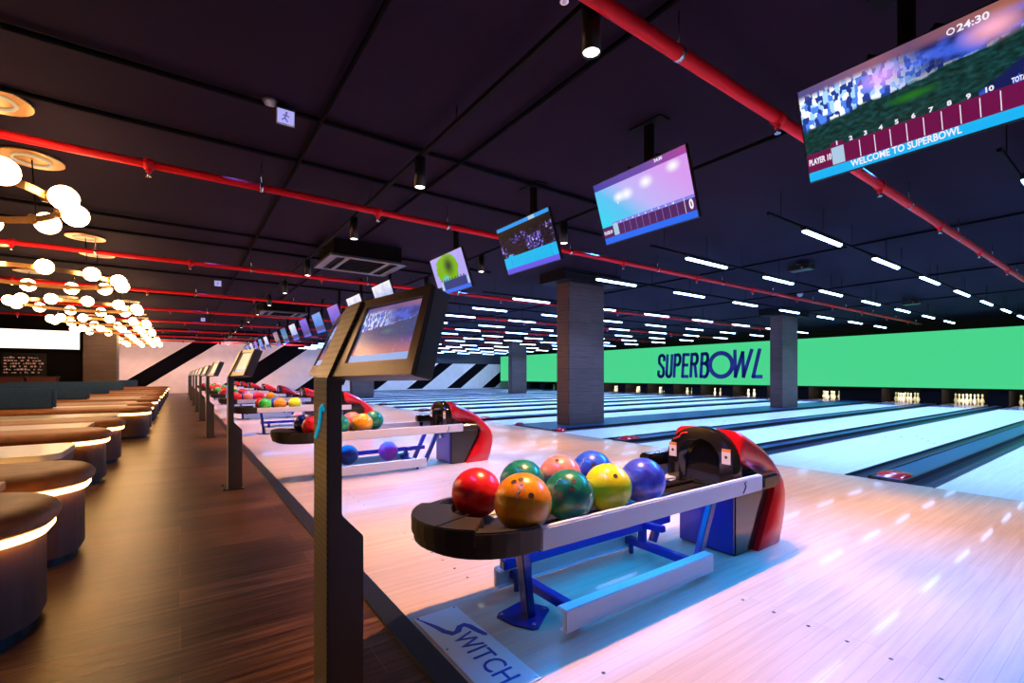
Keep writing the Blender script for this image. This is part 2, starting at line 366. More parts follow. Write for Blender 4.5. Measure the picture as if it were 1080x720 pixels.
# ------------------------------------------------------------------ setting
struct(MB().box((XL, YB, -0.12), (0.70, YEND, 0)).build('floor', M['floor']))
struct(MB().box((0.70, YB, -0.12), (0.80, YEND, 0.010)).build('trim_1', M['capping'], bevel=0.004))
mb = MB(); mb.box((0.80, YB, -0.12), (XF, YEND, 0)); mb.m = 1
for L in LANES:
    for k in range(-3, 4):
        for xx in (1.22, 2.15, 5.45):
            mb.lathe([(0.0001, 0.0008), (0.007, 0.0008), (0.0075, 0.0)], (xx + abs(k) * (0.0 if xx < 5 else -0.09), L + k * 0.14, 0), 10)
struct(mb.build('floor.001', [M['approach'], M['black']]))
struct(MB().box((XF, YB, -0.30), (XR, YEND, -0.10)).build('floor.002', M['gutter']))
struct(MB().box((XL, YB, CEIL), (XR, YEND, CEIL + 0.1)).build('ceiling', M['ceiling']))
# end wall with slanting black stripes; dark upper part over the lanes
W = MB(); W.box((XL, YEND, -0.3), (XR, YEND + 0.12, CEIL)); struct(W.build('wall_end', M['white']))
ws = MB()
def slant(x0, w, z0=0.0, z1=CEIL, s=1.35):
    ws.prism([(x0 + s*z0, z0), (x0 + w + s*z0, z0), (x0 + w + s*z1, z1), (x0 + s*z1, z1)], lambda p: (p[0], YEND - 0.012, p[1]), lambda p: (p[0], YEND + 0.01, p[1]))
for x0, w in ((-3.55, 1.35), (1.55, 1.75), (6.3, 1.6), (10.7, 1.3), (14.4, 1.3), (17.9, 1.3), (21.3, 1.3)): slant(x0, w)
struct(ws.build('trim_2', M['stripe']))
struct(MB().box((8.6, YEND - 0.05, 2.05), (XR, YEND + 0.01, CEIL)).build('trim_3', M['navywall']))
struct(MB().box((XR, YB, -0.3), (XR + 0.12, YEND + 0.1, CEIL)).build('wall_lanes', M['blackmatte']))
struct(MB().box((XL - 0.12, YB, -0.1), (XL, YEND, CEIL)).build('wall_left', M['darkwood']))
# columns
def column(x0, y0, x1, y1, zb=0.0):
    m = MB(); m.box((x0, y0, zb), (x1, y1, CEIL - 0.2)); o = m.build('column', M['column'], bevel=0.006); struct(o)
    c = MB().box((x0 - 0.28, y0 - 0.22, CEIL - 0.22), (x1 + 0.28, y1 + 0.22, CEIL)).build('column_cap', M['colcap'], o)
    return o
GAPC = [(PAIR[i] + PAIR[i+1]) / 2 for i in (1, 5)]
for gy in GAPC:
    column(6.5, gy - 0.19, 7.53, gy + 0.19, 0.03); column(15.6, gy - 0.19, 16.66, gy + 0.19, 0.03)
column(-2.92, 23.2, -1.97, 24.1)
# conduits and dark ceiling battens
cd = MB()
for y in (4.1, 5.0, 8.1, 8.95, 11.9, 15.2, 18.8, 22.6, 26.4, 30.0): cd.cyl((XL, y, 3.17), (5.2, y, 3.17), 0.022, 8)
for x in (0.95, 2.26, -3.2, -4.4): cd.cyl((x, YB, 3.155), (x, YEND, 3.155), 0.018, 8)
for x in (9.0, 13.0, 17.0): cd.cyl((x, YB, 3.18), (x, YEND, 3.18), 0.015, 8)
struct(cd.build('trim_4', M['conduit']))

# ------------------------------------------------------------------ lanes, gutters, ball tracks
for i, y in enumerate(LANES):
    o = thing('bowling_lane', 'pale glossy bowling lane, %s from the right edge of the photo' % ORD[i], 'bowling lane', (XF, y, 0), 'bowling lanes')
    MB().box((0, -0.533, -0.1), (15.0, 0.533, 0)).build('lane_bed', M['lane'], o)
    MB().box((15.0, -0.533, -0.1), (18.6, 0.533, 0)).build('pin_deck', M['pindeck'], o, label='lilac synthetic pin deck at the lane end')
    a = MB()
    for k in range(-3, 4):
        x = 4.6 - abs(k) * 0.28
        a.zprism([(x, k*0.14 - 0.014), (x + 0.12, k*0.14), (x, k*0.14 + 0.014)], 0.0002, 0.0008)
    a.build('aiming_arrows', M['capping'], o)
def gutter(y0, y1, ytag):
    n = 8; vs = []
    for x in (XF, XP + 1.3):
        for k in range(n + 1):
            t = k / n; vs.append((x, y0 + (y1 - y0) * t, -0.085 * math.sin(PI * t) ** 0.8))
    m = MB(); m.add(vs, [(k, k+1, n+2+k, n+1+k) for k in range(n)], True)
    return m
edges = []
for i, c in enumerate(PAIR):
    nm = ORD[i]
    o = thing('ball_return_track', 'low navy ball track between the two lanes behind the %s ball rack' % nm, 'ball track', (0, 0, 0), 'ball tracks between lanes')
    for s in (-1, 1):
        ya, yb = c + s * 0.367, c + s * 0.145
        gutter(min(ya, yb), max(ya, yb), 0).build('gutter', M['gutter'], o)
    MB().box((XF + 0.0, c - 0.145, -0.1), (XP + 1.0, c + 0.145, 0.025)).build('track_cover', M['cover'], o, bevel=0.01)
    e = MB()
    for s in (-1, 1): e.box((XF, c + s*0.145 - 0.012, -0.1), (XP + 1.0, c + s*0.145 + 0.012, 0.034)); e.box((XF, min(c + s*0.366, c + s*0.350), -0.1), (XP + 1.0, max(c + s*0.366, c + s*0.350), 0.004))
    e.build('edge_strips', M['capping'], o)
    cap = MB(); prof = [(0, 0.0), (0.03, 0.035), (0.10, 0.062), (0.20, 0.068), (0.30, 0.055), (0.38, 0.03), (0.40, 0.0)]
    vs = []; n = 9
    for px_, pz_ in prof:
        for k in range(n):
            t = PI * k / (n - 1); vs.append((XF + 0.05 + px_, c - math.cos(t) * 0.135 * (0.5 + 0.5 * min(1, pz_ / 0.05)), pz_ * math.sin(t) ** 0.5 + 0.004))
    cap.add(vs, [(a*n+k, a*n+k+1, (a+1)*n+k+1, (a+1)*n+k) for a in range(len(prof)-1) for k in range(n-1)], True)
    cap.build('end_cap', M['capred'], o, label='glossy red rounded cap at the foul line')
for i in range(len(PAIR) - 1):
    y0, y1 = PAIR[i] + 1.433, PAIR[i+1] - 1.433
    wide = (y1 - y0) > 1
    o = thing('lane_divider', ('wide raised navy divider carrying the plank columns, beyond the %s lane pair' if wide else 'narrow navy gutter divider between the %s lane pair and the next') % ORD[i], 'lane divider', (0, 0, 0), 'gutter dividers')
    gutter(y0, y0 + 0.23, 0).build('gutter', M['gutter'], o); gutter(y1 - 0.23, y1, 0).build('gutter', M['gutter'], o)
    MB().box((XF, y0 + 0.23, -0.1), (XP + 1.0, y1 - 0.23, 0.028)).build('divider_top', M['cover'], o, bevel=0.008)
    e = MB()
    e.box((XF, y0 + 0.001, -0.1), (XP + 1.0, y0 + 0.017, 0.004)); e.box((XF, y1 - 0.017, -0.1), (XP + 1.0, y1 - 0.001, 0.004))
    for y in (y0 + 0.23, y1 - 0.23): e.box((XF, y - 0.01, -0.1), (XP + 1.0, y + 0.01, 0.034))
    e.build('edge_strips', M['capping'], o)
    if wide:
        for y in (y0 + 0.115, y1 - 0.115):
            MB().lathe([(0.0001, 0.06), (0.05, 0.055), (0.09, 0.03), (0.1, 0.0)], (XF + 0.12, y, 0.0), 14).build('end_cap', M['capred'], o, label='glossy red rounded cap at the foul line')
# pins, kickbacks, masking screen
pprof = [(0.0001, 0), (0.026, 0.0), (0.029, 0.012), (0.045, 0.06), (0.0575, 0.10), (0.0603, 0.117), (0.056, 0.145), (0.044, 0.185), (0.031, 0.22), (0.0235, 0.254), (0.024, 0.27), (0.029, 0.305), (0.0323, 0.34), (0.030, 0.362), (0.021, 0.377), (0.0001, 0.381)]
pin_me = MB().lathe(pprof, n=16).mesh('bowling_pin', M['pin'])
st = MB()
for z0, z1 in ((0.232, 0.243), (0.256, 0.268)):
    st.lathe([(0.0287 - (z0-0.232)*0.15, z0), (0.0258 - (z0-0.232)*0.02, z1)], n=16)
st_me = st.mesh('neck_stripe', M['pinred'])
slots = [('front point', 0, 0)] + [('second row %s' % w, 0.264, y) for w, y in (('right', -0.1525), ('left', 0.1525))] + [('third row %s' % w, 0.528, y) for w, y in (('right', -0.305), ('middle', 0), ('left', 0.305))] + [('back row %s' % w, 0.792, y) for w, y in (('far right', -0.4575), ('inner right', -0.1525), ('inner left', 0.1525), ('far left', 0.4575))]
for i, L in enumerate(LANES[1:15]):
    for w, dx, dy in slots:
        o = link('bowling_pin', pin_me); o.location = (XP + dx, L + dy, 0)
        tag(o, 'white bowling pin, %s, ending the %s lane from the right' % (w, ORD[i+1]), 'bowling pin', 'bowling pins standing at the lane ends')
        link('neck_stripe', st_me, o)
kb = MB()
ys = sorted([c for c in PAIR] + [(PAIR[i] + PAIR[i+1]) / 2 for i in range(len(PAIR) - 1)])
for y in ys:
    hw = 0.30 if min(abs(y - c) for c in PAIR) < 0.1 else (0.25 if min(abs(y - g) for g in GAPC) > 0.3 else 0.72)
    kb.box((22.6, y - hw, -0.1), (24.5, y + hw, 0.55))
kb.box((24.5, 0.5, -0.1), (24.6, YEND, 0.75))
struct(kb.build('trim_5', M['blackmatte']))
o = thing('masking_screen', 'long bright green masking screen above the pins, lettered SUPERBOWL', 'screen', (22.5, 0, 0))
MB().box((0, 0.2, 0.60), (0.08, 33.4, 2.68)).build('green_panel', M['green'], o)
MB().box((-0.02, 0.2, 0.555), (0.12, 33.4, 0.60)).build('bottom_rail', M['blackmatte'], o)
def letters():
    m = MB()
    y_of = lambda px_: 17.15 - (px_ - 95) / 880 * 6.02              # crop pixels to metres along the screen
    z0, Hh = 0.92, 1.36
    def stroke(pts, t, sh=0.2, closed=False):
        P = [(x + sh * 0.5 * 130 * (z - 0.5), z) for x, z in pts]
        for (xa, za), (xb, zb) in zip(P[:-1], P[1:]):
            a = Vector((y_of(xa), z0 + za * Hh)); b = Vector((y_of(xb), z0 + zb * Hh)); d = (b - a).normalized(); nn = Vector((-d.y, d.x)) * t / 2
            a = a - d * t * 0.35; b = b + d * t * 0.35
            poly = [a + nn, b + nn, b - nn, a - nn]
            m.prism(poly, lambda p: (-0.012, p.x, p.y), lambda p: (0.001, p.x, p.y))
    T = 0.172; e = 0.062
    def rr(x0, x1, zb, zt, n=6, r=0.12, kx=20):
        return
    def arc(cx, cz, rx, rz, a0, a1, n=7): return [(cx + rx*math.cos(math.radians(a0 + (a1-a0)*k/n)), cz + rz*math.sin(math.radians(a0 + (a1-a0)*k/n))) for k in range(n+1)]
    xl, xr = 108, 158                                        # S
    stroke([(xr, 0.74)] + arc(133, 0.83, 25, 0.115, 0, 180) + [(xl, 0.72), (xl + 4, 0.62), (xr - 4, 0.40), (xr, 0.28)] + arc(133, 0.17, 25, 0.115, 0, -180) + [(xl, 0.27)], T)
    stroke([(188, 1 - e), (188, 0.2)] + arc(210, 0.19, 22, 0.135, 180, 360) + [(232, 1 - e)], T)        # U
    stroke([(262, e), (262, 1 - e), (288, 1 - e)] + arc(290, 0.74, 20, 0.205, 90, -90) + [(262, 0.535)], T)  # P
    stroke([(386, 1 - e), (340, 1 - e), (340, e), (386, e)], T); stroke([(340, 0.52), (378, 0.52)], T)       # E
    stroke([(414, e), (414, 1 - e), (440, 1 - e)] + arc(444, 0.75, 20, 0.195, 90, -90) + [(414, 0.555)], T); stroke([(444, 0.54), (462, e)], T)   # R
    stroke([(502, e), (502, 1 - e), (528, 1 - e)] + arc(532, 0.76, 20, 0.185, 90, -90) + [(502, 0.56)], T); stroke([(532, 0.55)] + arc(536, 0.30, 24, 0.245, 90, -90) + [(502, e)], T)  # B
    stroke([(766, 1.0), (776, e), (824, 0.93), (836, e), (888, 1.0)], T, 0.1)                              # W
    stroke([(940, 1.0), (908, e), (964, e)], T, 0.2)                                                          # L
    cy, cz, ro, ri = y_of(662), z0 + 0.50 * Hh, 0.71, 0.49; n = 40                                              # big ring O
    for k in range(n):
        a0, a1 = 2*PI*k/n, 2*PI*(k+1)/n
        m.prism([(cy + ri*math.cos(a0), cz + ri*math.sin(a0)), (cy + ro*math.cos(a0), cz + ro*math.sin(a0)), (cy + ro*math.cos(a1), cz + ro*math.sin(a1)), (cy + ri*math.cos(a1), cz + ri*math.sin(a1))], lambda p: (-0.013, p[0], p[1]), lambda p: (0.001, p[0], p[1]))
    return m
letters().build('lettering', M['logoblue'], o, label='SUPERBOWL in slanting navy capitals with a large ring O')

# ------------------------------------------------------------------ ball return racks (local: x along the lane, y from the pair centre)
def hood_shell():
    O = [(2.615, 0.735), (2.68, 0.725), (2.74, 0.70), (2.83, 0.66), (2.92, 0.61), (3.02, 0.54), (3.11, 0.455), (3.185, 0.38), (3.22, 0.30), (3.225, 0.22), (3.205, 0.12), (3.16, 0.0)]
    I = [(2.615, 0.55), (2.66, 0.535), (2.72, 0.51), (2.80, 0.49), (2.88, 0.475), (2.95, 0.455), (3.0, 0.415), (3.015, 0.36), (2.985, 0.29), (2.94, 0.22), (2.88, 0.11), (2.815, 0.0)]
    w = 0.215; vs = []; 
    cs = [(-1, 0.0, 0), (-1, 0.55, 0), (-0.985, 0.72, 0), (-0.93, 0.86, 0), (-0.82, 0.95, 0), (-0.62, 0.99, 0), (-0.3, 1.0, 0)]
    cs = cs + [(0, 1.0, 0)] + [(-a, b, c) for a, b, c in reversed(cs)]
    n = len(cs)
    for (ox, oz), (ix, iz) in zip(O, I):
        for a, b, _ in cs: vs.append((ix + (ox - ix) * b, a * w, iz + (oz - iz) * b))
    m = MB(); N = len(O)
    m.add(vs, [(i*n+k, i*n+k+1, (i+1)*n+k+1, (i+1)*n+k) for i in range(N-1) for k in range(n-1)], True)
    m.add(vs, [tuple(range(n-1, -1, -1)), tuple((N-1)*n + k for k in range(n))])
    m.add(vs, [(i*n, (i+1)*n, (i+1)*n+n-1, i*n+n-1) for i in range(N-1)])
    return m
def ucurve(r, x0, x1, hw, n=18):       # U outline (x, y): open towards +x, rounded towards -x
    pts = [(x1, -hw)]
    for k in range(n + 1):
        t = -PI/2 - PI * k / n; pts.append((x0 + (r) * math.cos(t), hw * math.sin(t)))
    pts.append((x1, hw)); return pts
def make_rack(label):
    R = thing('ball_return_rack', label, 'ball return', (0, PAIR[0], 0), 'ball return racks on the approach')
    # rounded head tray
    def wall(outer, inner, z0, z1, m):
        n = len(outer)
        m.add([(x, y, z) for z in (z0, z1) for x, y in outer] + [(x, y, z) for z in (z0, z1) for x, y in inner],
              [(k, k+1, n+k+1, n+k) for k in range(n-1)] + [(2*n+k+1, 2*n+k, 3*n+k, 3*n+k+1) for k in range(n-1)] + [(n+k, n+k+1, 3*n+k+1, 3*n+k) for k in range(n-1)] + [(k+1, k, 2*n+k, 2*n+k+1) for k in range(n-1)] + [(0, n, 3*n, 2*n), (n-1, 3*n-1, 4*n-1, 2*n-1)])
    m = MB(); ho, hi = ucurve(0.325, 1.06, 1.10, 0.285), ucurve(0.225, 1.06, 1.10, 0.252)
    wall(ho, hi, 0.405, 0.492, m); m.zprism(ucurve(0.29, 1.06, 1.12, 0.26), 0.385, 0.432)
    m.build('head_tray', M['rubber'], R, bevel=0.006)
    m = MB(); wall(ucurve(0.335, 1.06, 0.98, 0.293)[1:-1][4:15], ucurve(0.17, 1.06, 0.98, 0.15)[1:-1][4:15], 0.440, 0.506, m)
    m.build('tray_collar', M['rubber'], R, bevel=0.004)
    MB().bar((0.76, -0.10, 0.5065), (0.92, -0.05, 0.5065), 0.012, 0.004).build('collar_seam', M['black'], R)
    for s in (-1, 1):
        rl = MB(); y0, y1 = s*0.284, s*0.252
        rl.box((1.10, min(y0, y1), 0.392), (2.73, max(y0, y1), 0.482)); rl.box((1.10, min(s*0.25, s*0.15), 0.405), (2.62, max(s*0.25, s*0.15), 0.417))
        r_ = rl.build('side_rail', M['alu'], R, bevel=0.006, label='brushed pale metal side rail')
        MB().tube([(2.545, s*0.2855, 0.465), (2.53, s*0.2855, 0.455), (2.545, s*0.2855, 0.44), (2.53, s*0.2855, 0.42), (2.515, s*0.2855, 0.405)], 0.003, 6).build('rail_mark', M['black'], r_)
        MB().box((2.73, min(s*0.288, s*0.21), 0.385), (2.94, max(s*0.288, s*0.21), 0.478)).build('rail_end_cap', M['gloss'], R, bevel=0.02, seg=3)
    bd = MB()
    for y in (-0.06, 0.06): bd.cyl((1.0, y, 0.405), (2.62, y, 0.405), 0.012, 8)
    bd.box((1.0, -0.16, 0.385), (2.64, 0.16, 0.397)); bd.build('ball_bed', M['rubber'], R)
    # hood
    hb = MB(); hb.yprism([(2.62, 0.0), (2.90, 0.0), (2.99, 0.22), (3.03, 0.36), (2.98, 0.44), (2.62, 0.54)], -0.182, 0.182)
    hb.build('hood_body', M['gloss'], R, bevel=0.008)
    fp = MB(); fp.box((2.603, -0.178, 0.012), (2.622, 0.178, 0.40)); f_ = fp.build('front_panel', M['bluepaint'], R, bevel=0.004)
    MB().cyl((2.603, 0.02, 0.315), (2.575, 0.02, 0.315), 0.022, 14).build('lock_knob', M['chrome'], f_)
    hood_shell().build('hood_shell', M['shell'], R, label='glossy red hood shell curving down to the floor')
    # black arch facing the balls, deep recess inside
    def arch(hw, zt, zb, n=16):
        r = hw; return [(-hw, zb)] + [(-hw * math.cos(PI*k/n), zt - r*0.9 + r*0.9*math.sin(PI*k/n)) for k in range(n+1)] + [(hw, zb)]
    m = MB(); A, B = arch(0.215, 0.742, 0.40), arch(0.135, 0.675, 0.40); n = len(A)
    for xa, xb in ((2.535, 2.63),):
        m.add([(xa, y, z) for y, z in A] + [(xa, y, z) for y, z in B], [(k, k+1, n+k+1, n+k) for k in range(n-1)])
        m.add([(xa, y, z) for y, z in A] + [(xb, y, z) for y, z in A], [(k+1, k, n+k, n+k+1) for k in range(n-1)], True)
        C = [(2.575 + 0.033 * (z - 0.40) / 0.275, y * 0.9, 0.41 + (z - 0.40) * 0.93) for y, z in B]
        m.add([(xa, y, z) for y, z in B] + C, [(k, k+1, n+k+1, n+k) for k in range(n-1)], True); m.add(C, [tuple(range(n))])
        m.add([(xa, -0.222, 0.40), (xa, 0.222, 0.40), (xb, 0.222, 0.40), (xb, -0.222, 0.40)], [(0, 1, 2, 3)])
    a_ = m.build('hood_arch', M['gloss'], R)
    MB().box((2.56, -0.128, 0.395), (2.62, 0.128, 0.41)).build('exit_ramp', M['black'], R)
    for s in (-1, 1):
        q = MB().box((2.5325, s*0.176 - 0.026, 0.545), (2.536, s*0.176 + 0.026, 0.615)); q.m = 1; q.box((2.532, s*0.176 - 0.026, 0.615), (2.536, s*0.176 + 0.026, 0.632))
        q.m = 2; q.cyl((2.5325, s*0.176, 0.585), (2.5315, s*0.176, 0.585), 0.009, 10)
        q.build('warning_sticker', [M['label'], M['labeltop'], M['hole']], a_)
    MB().tube([(2.533, 0.165, 0.655), (2.532, 0.125, 0.672), (2.532, 0.115, 0.692), (2.532, 0.07, 0.705)], 0.006, 6).build('shell_mark', M['shell'], a_)
    g = MB(); g.box((2.38, 0.23, 0.485), (2.62, 0.32, 0.56)); g.box((2.40, 0.25, 0.40), (2.47, 0.31, 0.49)); g.build('ball_guide', M['gloss'], R, bevel=0.012)
    # stand
    p = MB(); p.bar((1.24, -0.02, 0.0), (1.19, -0.02, 0.40), 0.055, 0.04, (1, 0, 0)); ps = p.build('front_post', M['bluepaint'], R, bevel=0.005)
    t = [Vector((1.115, 0.055)), Vector((1.19, -0.135)), Vector((1.36, -0.03)), Vector((1.30, 0.11))]
    MB().zprism([(1.12, 0.05), (1.14, -0.045), (1.185, -0.12), (1.21, -0.125), (1.345, -0.035), (1.35, -0.015), (1.30, 0.09), (1.28, 0.10), (1.14, 0.07)][::1], 0.0, 0.008).build('foot_plate', M['bluepaint'], R)
    for x, y in ((1.14, 0.045), (1.205, -0.10), (1.325, -0.02), (1.285, 0.075)): MB().cyl((x, y, 0.008), (x, y, 0.014), 0.008, 8).build('foot_bolt', M['chrome'], R)
    lb = MB(); lb.bar((1.2, 0.13, 0.185), (2.42, 0.13, 0.185), 0.04, 0.045); lb.build('long_tube', M['bluepaint'], R, bevel=0.004)
    for x in (1.34, 2.18):
        b = MB(); b.bar((x, -0.25, 0.075), (x, 0.25, 0.075), 0.045, 0.04); b.bar((x, 0.13, 0.08), (x, 0.13, 0.18), 0.04, 0.04, (1, 0, 0)); b.bar((x - 0.12 if x < 2 else x, -0.02, 0.2), (x, 0.13, 0.19), 0.035, 0.035)
        b.build('cross_bar', M['bluepaint'], R, bevel=0.004)
    for s in (-1, 1):
        b = MB(); b.bar((2.30, s*0.15, 0.06), (2.46, s*0.15, 0.40), 0.045, 0.035, (0, 1, 0)); b.build('rear_strut', M['bluepaint'], R, bevel=0.004)
        c = MB(); y0 = s*0.25; c.box((1.24, y0 - 0.012, 0.028), (2.27, y0 + 0.012, 0.122)); c.box((1.24, min(y0, y0 - s*0.045), 0.108), (2.27, max(y0, y0 - s*0.045), 0.122)); c.box((1.24, min(y0, y0 - s*0.03), 0.028), (2.27, max(y0, y0 - s*0.03), 0.038))
        c.build('storage_channel', M['alu'], R, bevel=0.004, label='pale metal channel of the low storage rack')
    for x in (1.34, 2.18):
        for s in (-1, 1): MB().cyl((x, s*0.21, 0.0), (x, s*0.21, 0.06), 0.014, 8).build('levelling_foot', M['bluepaint'], R)
    return R
rack_where = ['nearest ball rack with black head tray and red hood, eight balls on it', 'second ball rack, behind the nearest kiosk post, magenta ball on its low shelf', 'third ball rack, green, orange and yellow balls in its front row',
              'fourth ball rack from the camera, mostly red balls', 'fifth ball rack from the camera, small in the distance', 'sixth ball rack from the camera, small in the distance', 'seventh ball rack from the camera, far down the approach', 'eighth ball rack from the camera, far down the approach', 'farthest ball rack, next to the white end wall']
rack0 = make_rack(rack_where[0])
for c, lb in list(zip(PAIR, rack_where))[1:]: dup(rack0, (0, c, 0), lb)

# bowling balls
ball_me = {k: MB().sphere((0, 0, 0), 0.108, 32, 20).mesh('bowling_ball', M['ball_' + k]) for k in BALLS}
def vdir(r, u):                         # direction on a ball as seen from eye height beside the kiosk
    to = (Vector((0, 0, H)) - BPOS[-1]).normalized(); rt_ = to.cross(UP).normalized() * -1; up_ = to.cross(rt_)
    if up_.z < 0: up_ = -up_
    return (rt_ * r + up_ * u + to * math.sqrt(max(0.0, 1 - r*r - u*u))).normalized()
BPOS = [Vector((0, 2, 0))]
def hole_obj(par, d, R=0.108, r=0.0105):
    d = d.normalized(); a = d.orthogonal().normalized(); b = d.cross(a); m = MB(); n = 12
    vs = [d * (R - 0.0004) + (a*math.cos(2*PI*k/n) + b*math.sin(2*PI*k/n)) * r for k in range(n)]
    vs += [v * 1.004 for v in vs] ; m.add(vs[n:], [tuple(range(n))]); m.add(vs, [(k, (k+1) % n, n+(k+1) % n, n+k) for k in range(n)])
    return m.build('finger_hole', M['hole'], par)
def mark_obj(par, d, s=0.03, R=0.1085):
    a = d.cross(UP).normalized() * -1; b = a.cross(d) * -1
    if b.z < 0: b = -b
    pts = [(-0.35, -1.1), (-0.25, -0.3), (0.15, 0.0), (-0.1, 0.35), (0.25, 0.75), (0.5, 0.85)]
    P = [(d * R + a * x * s * 0.7 + b * y * s).normalized() * R for x, y in pts]
    return MB().tube(P, 0.0018, 6).build('logo_mark', M['mark'], par)
def ball(color, x, y, z, label, r=1.0, grp=None):
    o = link('bowling_ball', ball_me[color]); o.location = (x, y, z); o.scale = (r, r, r); BPOS.append(Vector((x, y, z))); tag(o, label, 'bowling ball', grp); return o
c = PAIR[0]; Gp = 'balls on the nearest rack'
b = ball('red', 1.055, c + 0.115, 0.54, 'glossy red bowling ball resting in the black head tray of the nearest rack', 1.0, Gp)
b = ball('orange', 1.10, c - 0.165, 0.552, 'orange bowling ball with three finger holes and white mark, nearest rack', 1.06, Gp)
for r_, u_ in ((-0.30, 0.66), (-0.07, 0.74), (0.27, 0.21)): hole_obj(b, vdir(r_, u_))
mark_obj(b, vdir(-0.12, 0.38))
b = ball('dark green', 1.335, c + 0.155, 0.54, 'dark green marbled bowling ball behind the orange one, nearest rack', 1.0, Gp)
b = ball('salmon pink', 1.575, c + 0.155, 0.54, 'salmon pink bowling ball behind the dark green one, nearest rack', 1.0, Gp); hole_obj(b, vdir(-0.15, 0.70))
b = ball('dark green', 1.355, c - 0.15, 0.54, 'dark green bowling ball with two finger holes and white marks, beside the orange one', 1.0, Gp)
for r_, u_ in ((0.19, 0.50), (0.13, 0.22)): hole_obj(b, vdir(r_, u_))
mark_obj(b, vdir(-0.47, 0.40)); mark_obj(b, vdir(0.80, -0.2))
b = ball('royal blue', 1.80, c + 0.155, 0.54, 'royal blue bowling ball with white mark, behind the yellow ball', 1.0, Gp); hole_obj(b, vdir(0.07, 0.26)); mark_obj(b, vdir(-0.43, 0.42))
b = ball('yellow', 1.595, c - 0.15, 0.54, 'bright yellow bowling ball in the front row of the nearest rack', 1.0, Gp); hole_obj(b, vdir(0.31, 0.46))
b = ball('violet blue', 1.84, c - 0.15, 0.54, 'violet blue bowling ball closest to the red hood, nearest rack', 1.0, Gp)
rows = {1: (['red', 'dark green', 'orange'], ['navy', 'royal blue', 'salmon pink', 'dark green']),
        2: (['green', 'orange', 'yellow'], ['red', 'royal blue']),
        3: (['red', 'salmon pink', 'red', 'orange'], ['red', 'royal blue', 'magenta']),
        4: (['red', 'dark green', 'red'], ['salmon pink', 'magenta', 'red']), 5: (['green', 'red', 'yellow'], ['red', 'red', 'royal blue']),
        6: (['red', 'red', 'green'], ['salmon pink', 'red']), 7: (['red', 'green', 'salmon pink'], ['red', 'yellow']), 8: (['red', 'salmon pink', 'red'], ['magenta', 'red'])}
for ri, (near, far) in rows.items():
    c = PAIR[ri]
    for rowname, lst, dy in (('front', near, -0.15), ('back', far, 0.155)):
        for k, col in enumerate(lst):
            x0 = 1.09 + (0.15 if ri == 2 else 0)
            ball(col, x0 + 0.245 * k + (0.0 if rowname == 'front' else -0.02), c + dy, 0.54, '%s bowling ball, %s from the head in the %s row of the %s rack' % (col, ORD[k], rowname, ORD[ri]), 1.0, 'balls on the %s rack' % ORD[ri])
ball('magenta', 1.92, PAIR[1] + 0.0, 0.198, 'magenta bowling ball lying on the low storage channels of the second rack', 1.0, 'balls on the second rack')
ball('navy', 1.47, PAIR[1] + 0.0, 0.198, 'navy bowling ball on the low storage channels of the second rack, beside the kiosk post', 1.0, 'balls on the second rack')

# floor plate with lettering by the nearest rack
o = thing('floor_plate', 'white floor plate lettered SWITCH in blue at the foot of the nearest rack', 'floor plate', (0.92, 1.60, 0))
MB().box((-0.102, -0.34, 0), (0.102, 0.285, 0.004)).build('plate', M['decal'], o, bevel=0.001)
text('lettering', 'WITCH', M['decaltext'], o, (-0.035, 0.062, 0.0045), (0, -1, 0), (1, 0, 0), 0.125, 0.86, depth=0.0008)
sw = [(-0.088, 0.268), (-0.072, 0.225), (-0.052, 0.17), (-0.040, 0.12), (-0.018, 0.085), (0.008, 0.09), (0.03, 0.115), (0.052, 0.118), (0.066, 0.095), (0.075, 0.05), (0.088, 0.005)]
wd = [0.002, 0.005, 0.009, 0.012, 0.014, 0.014, 0.013, 0.013, 0.013, 0.012, 0.010]
m = MB(); vs = []
for i, (x, y) in enumerate(sw):
    a = Vector(sw[max(0, i-1)]); b_ = Vector(sw[min(len(sw)-1, i+1)]); d = (b_ - a).normalized(); nn = Vector((-d.y, d.x)) * wd[i]
    for s, z in ((1, 0.0042), (-1, 0.0042), (-1, 0.0052), (1, 0.0052)): vs.append((x + s*nn.x, y + s*nn.y, z))
m.add(vs, [(i*4+k, i*4+(k+1) % 4, i*4+4+(k+1) % 4, i*4+4+k) for i in range(len(sw)-1) for k in range(4)])
m.build('swoosh', M['decaltext'], o)
for x, y in ((-0.088, 0.272), (0.088, 0.272), (0.088, 0.0), (0.088, -0.322), (-0.088, -0.322), (-0.088, 0.0)): MB().cyl((x, y, 0.004), (x, y, 0.006), 0.005, 8).build('screw', M['chrome'], o)

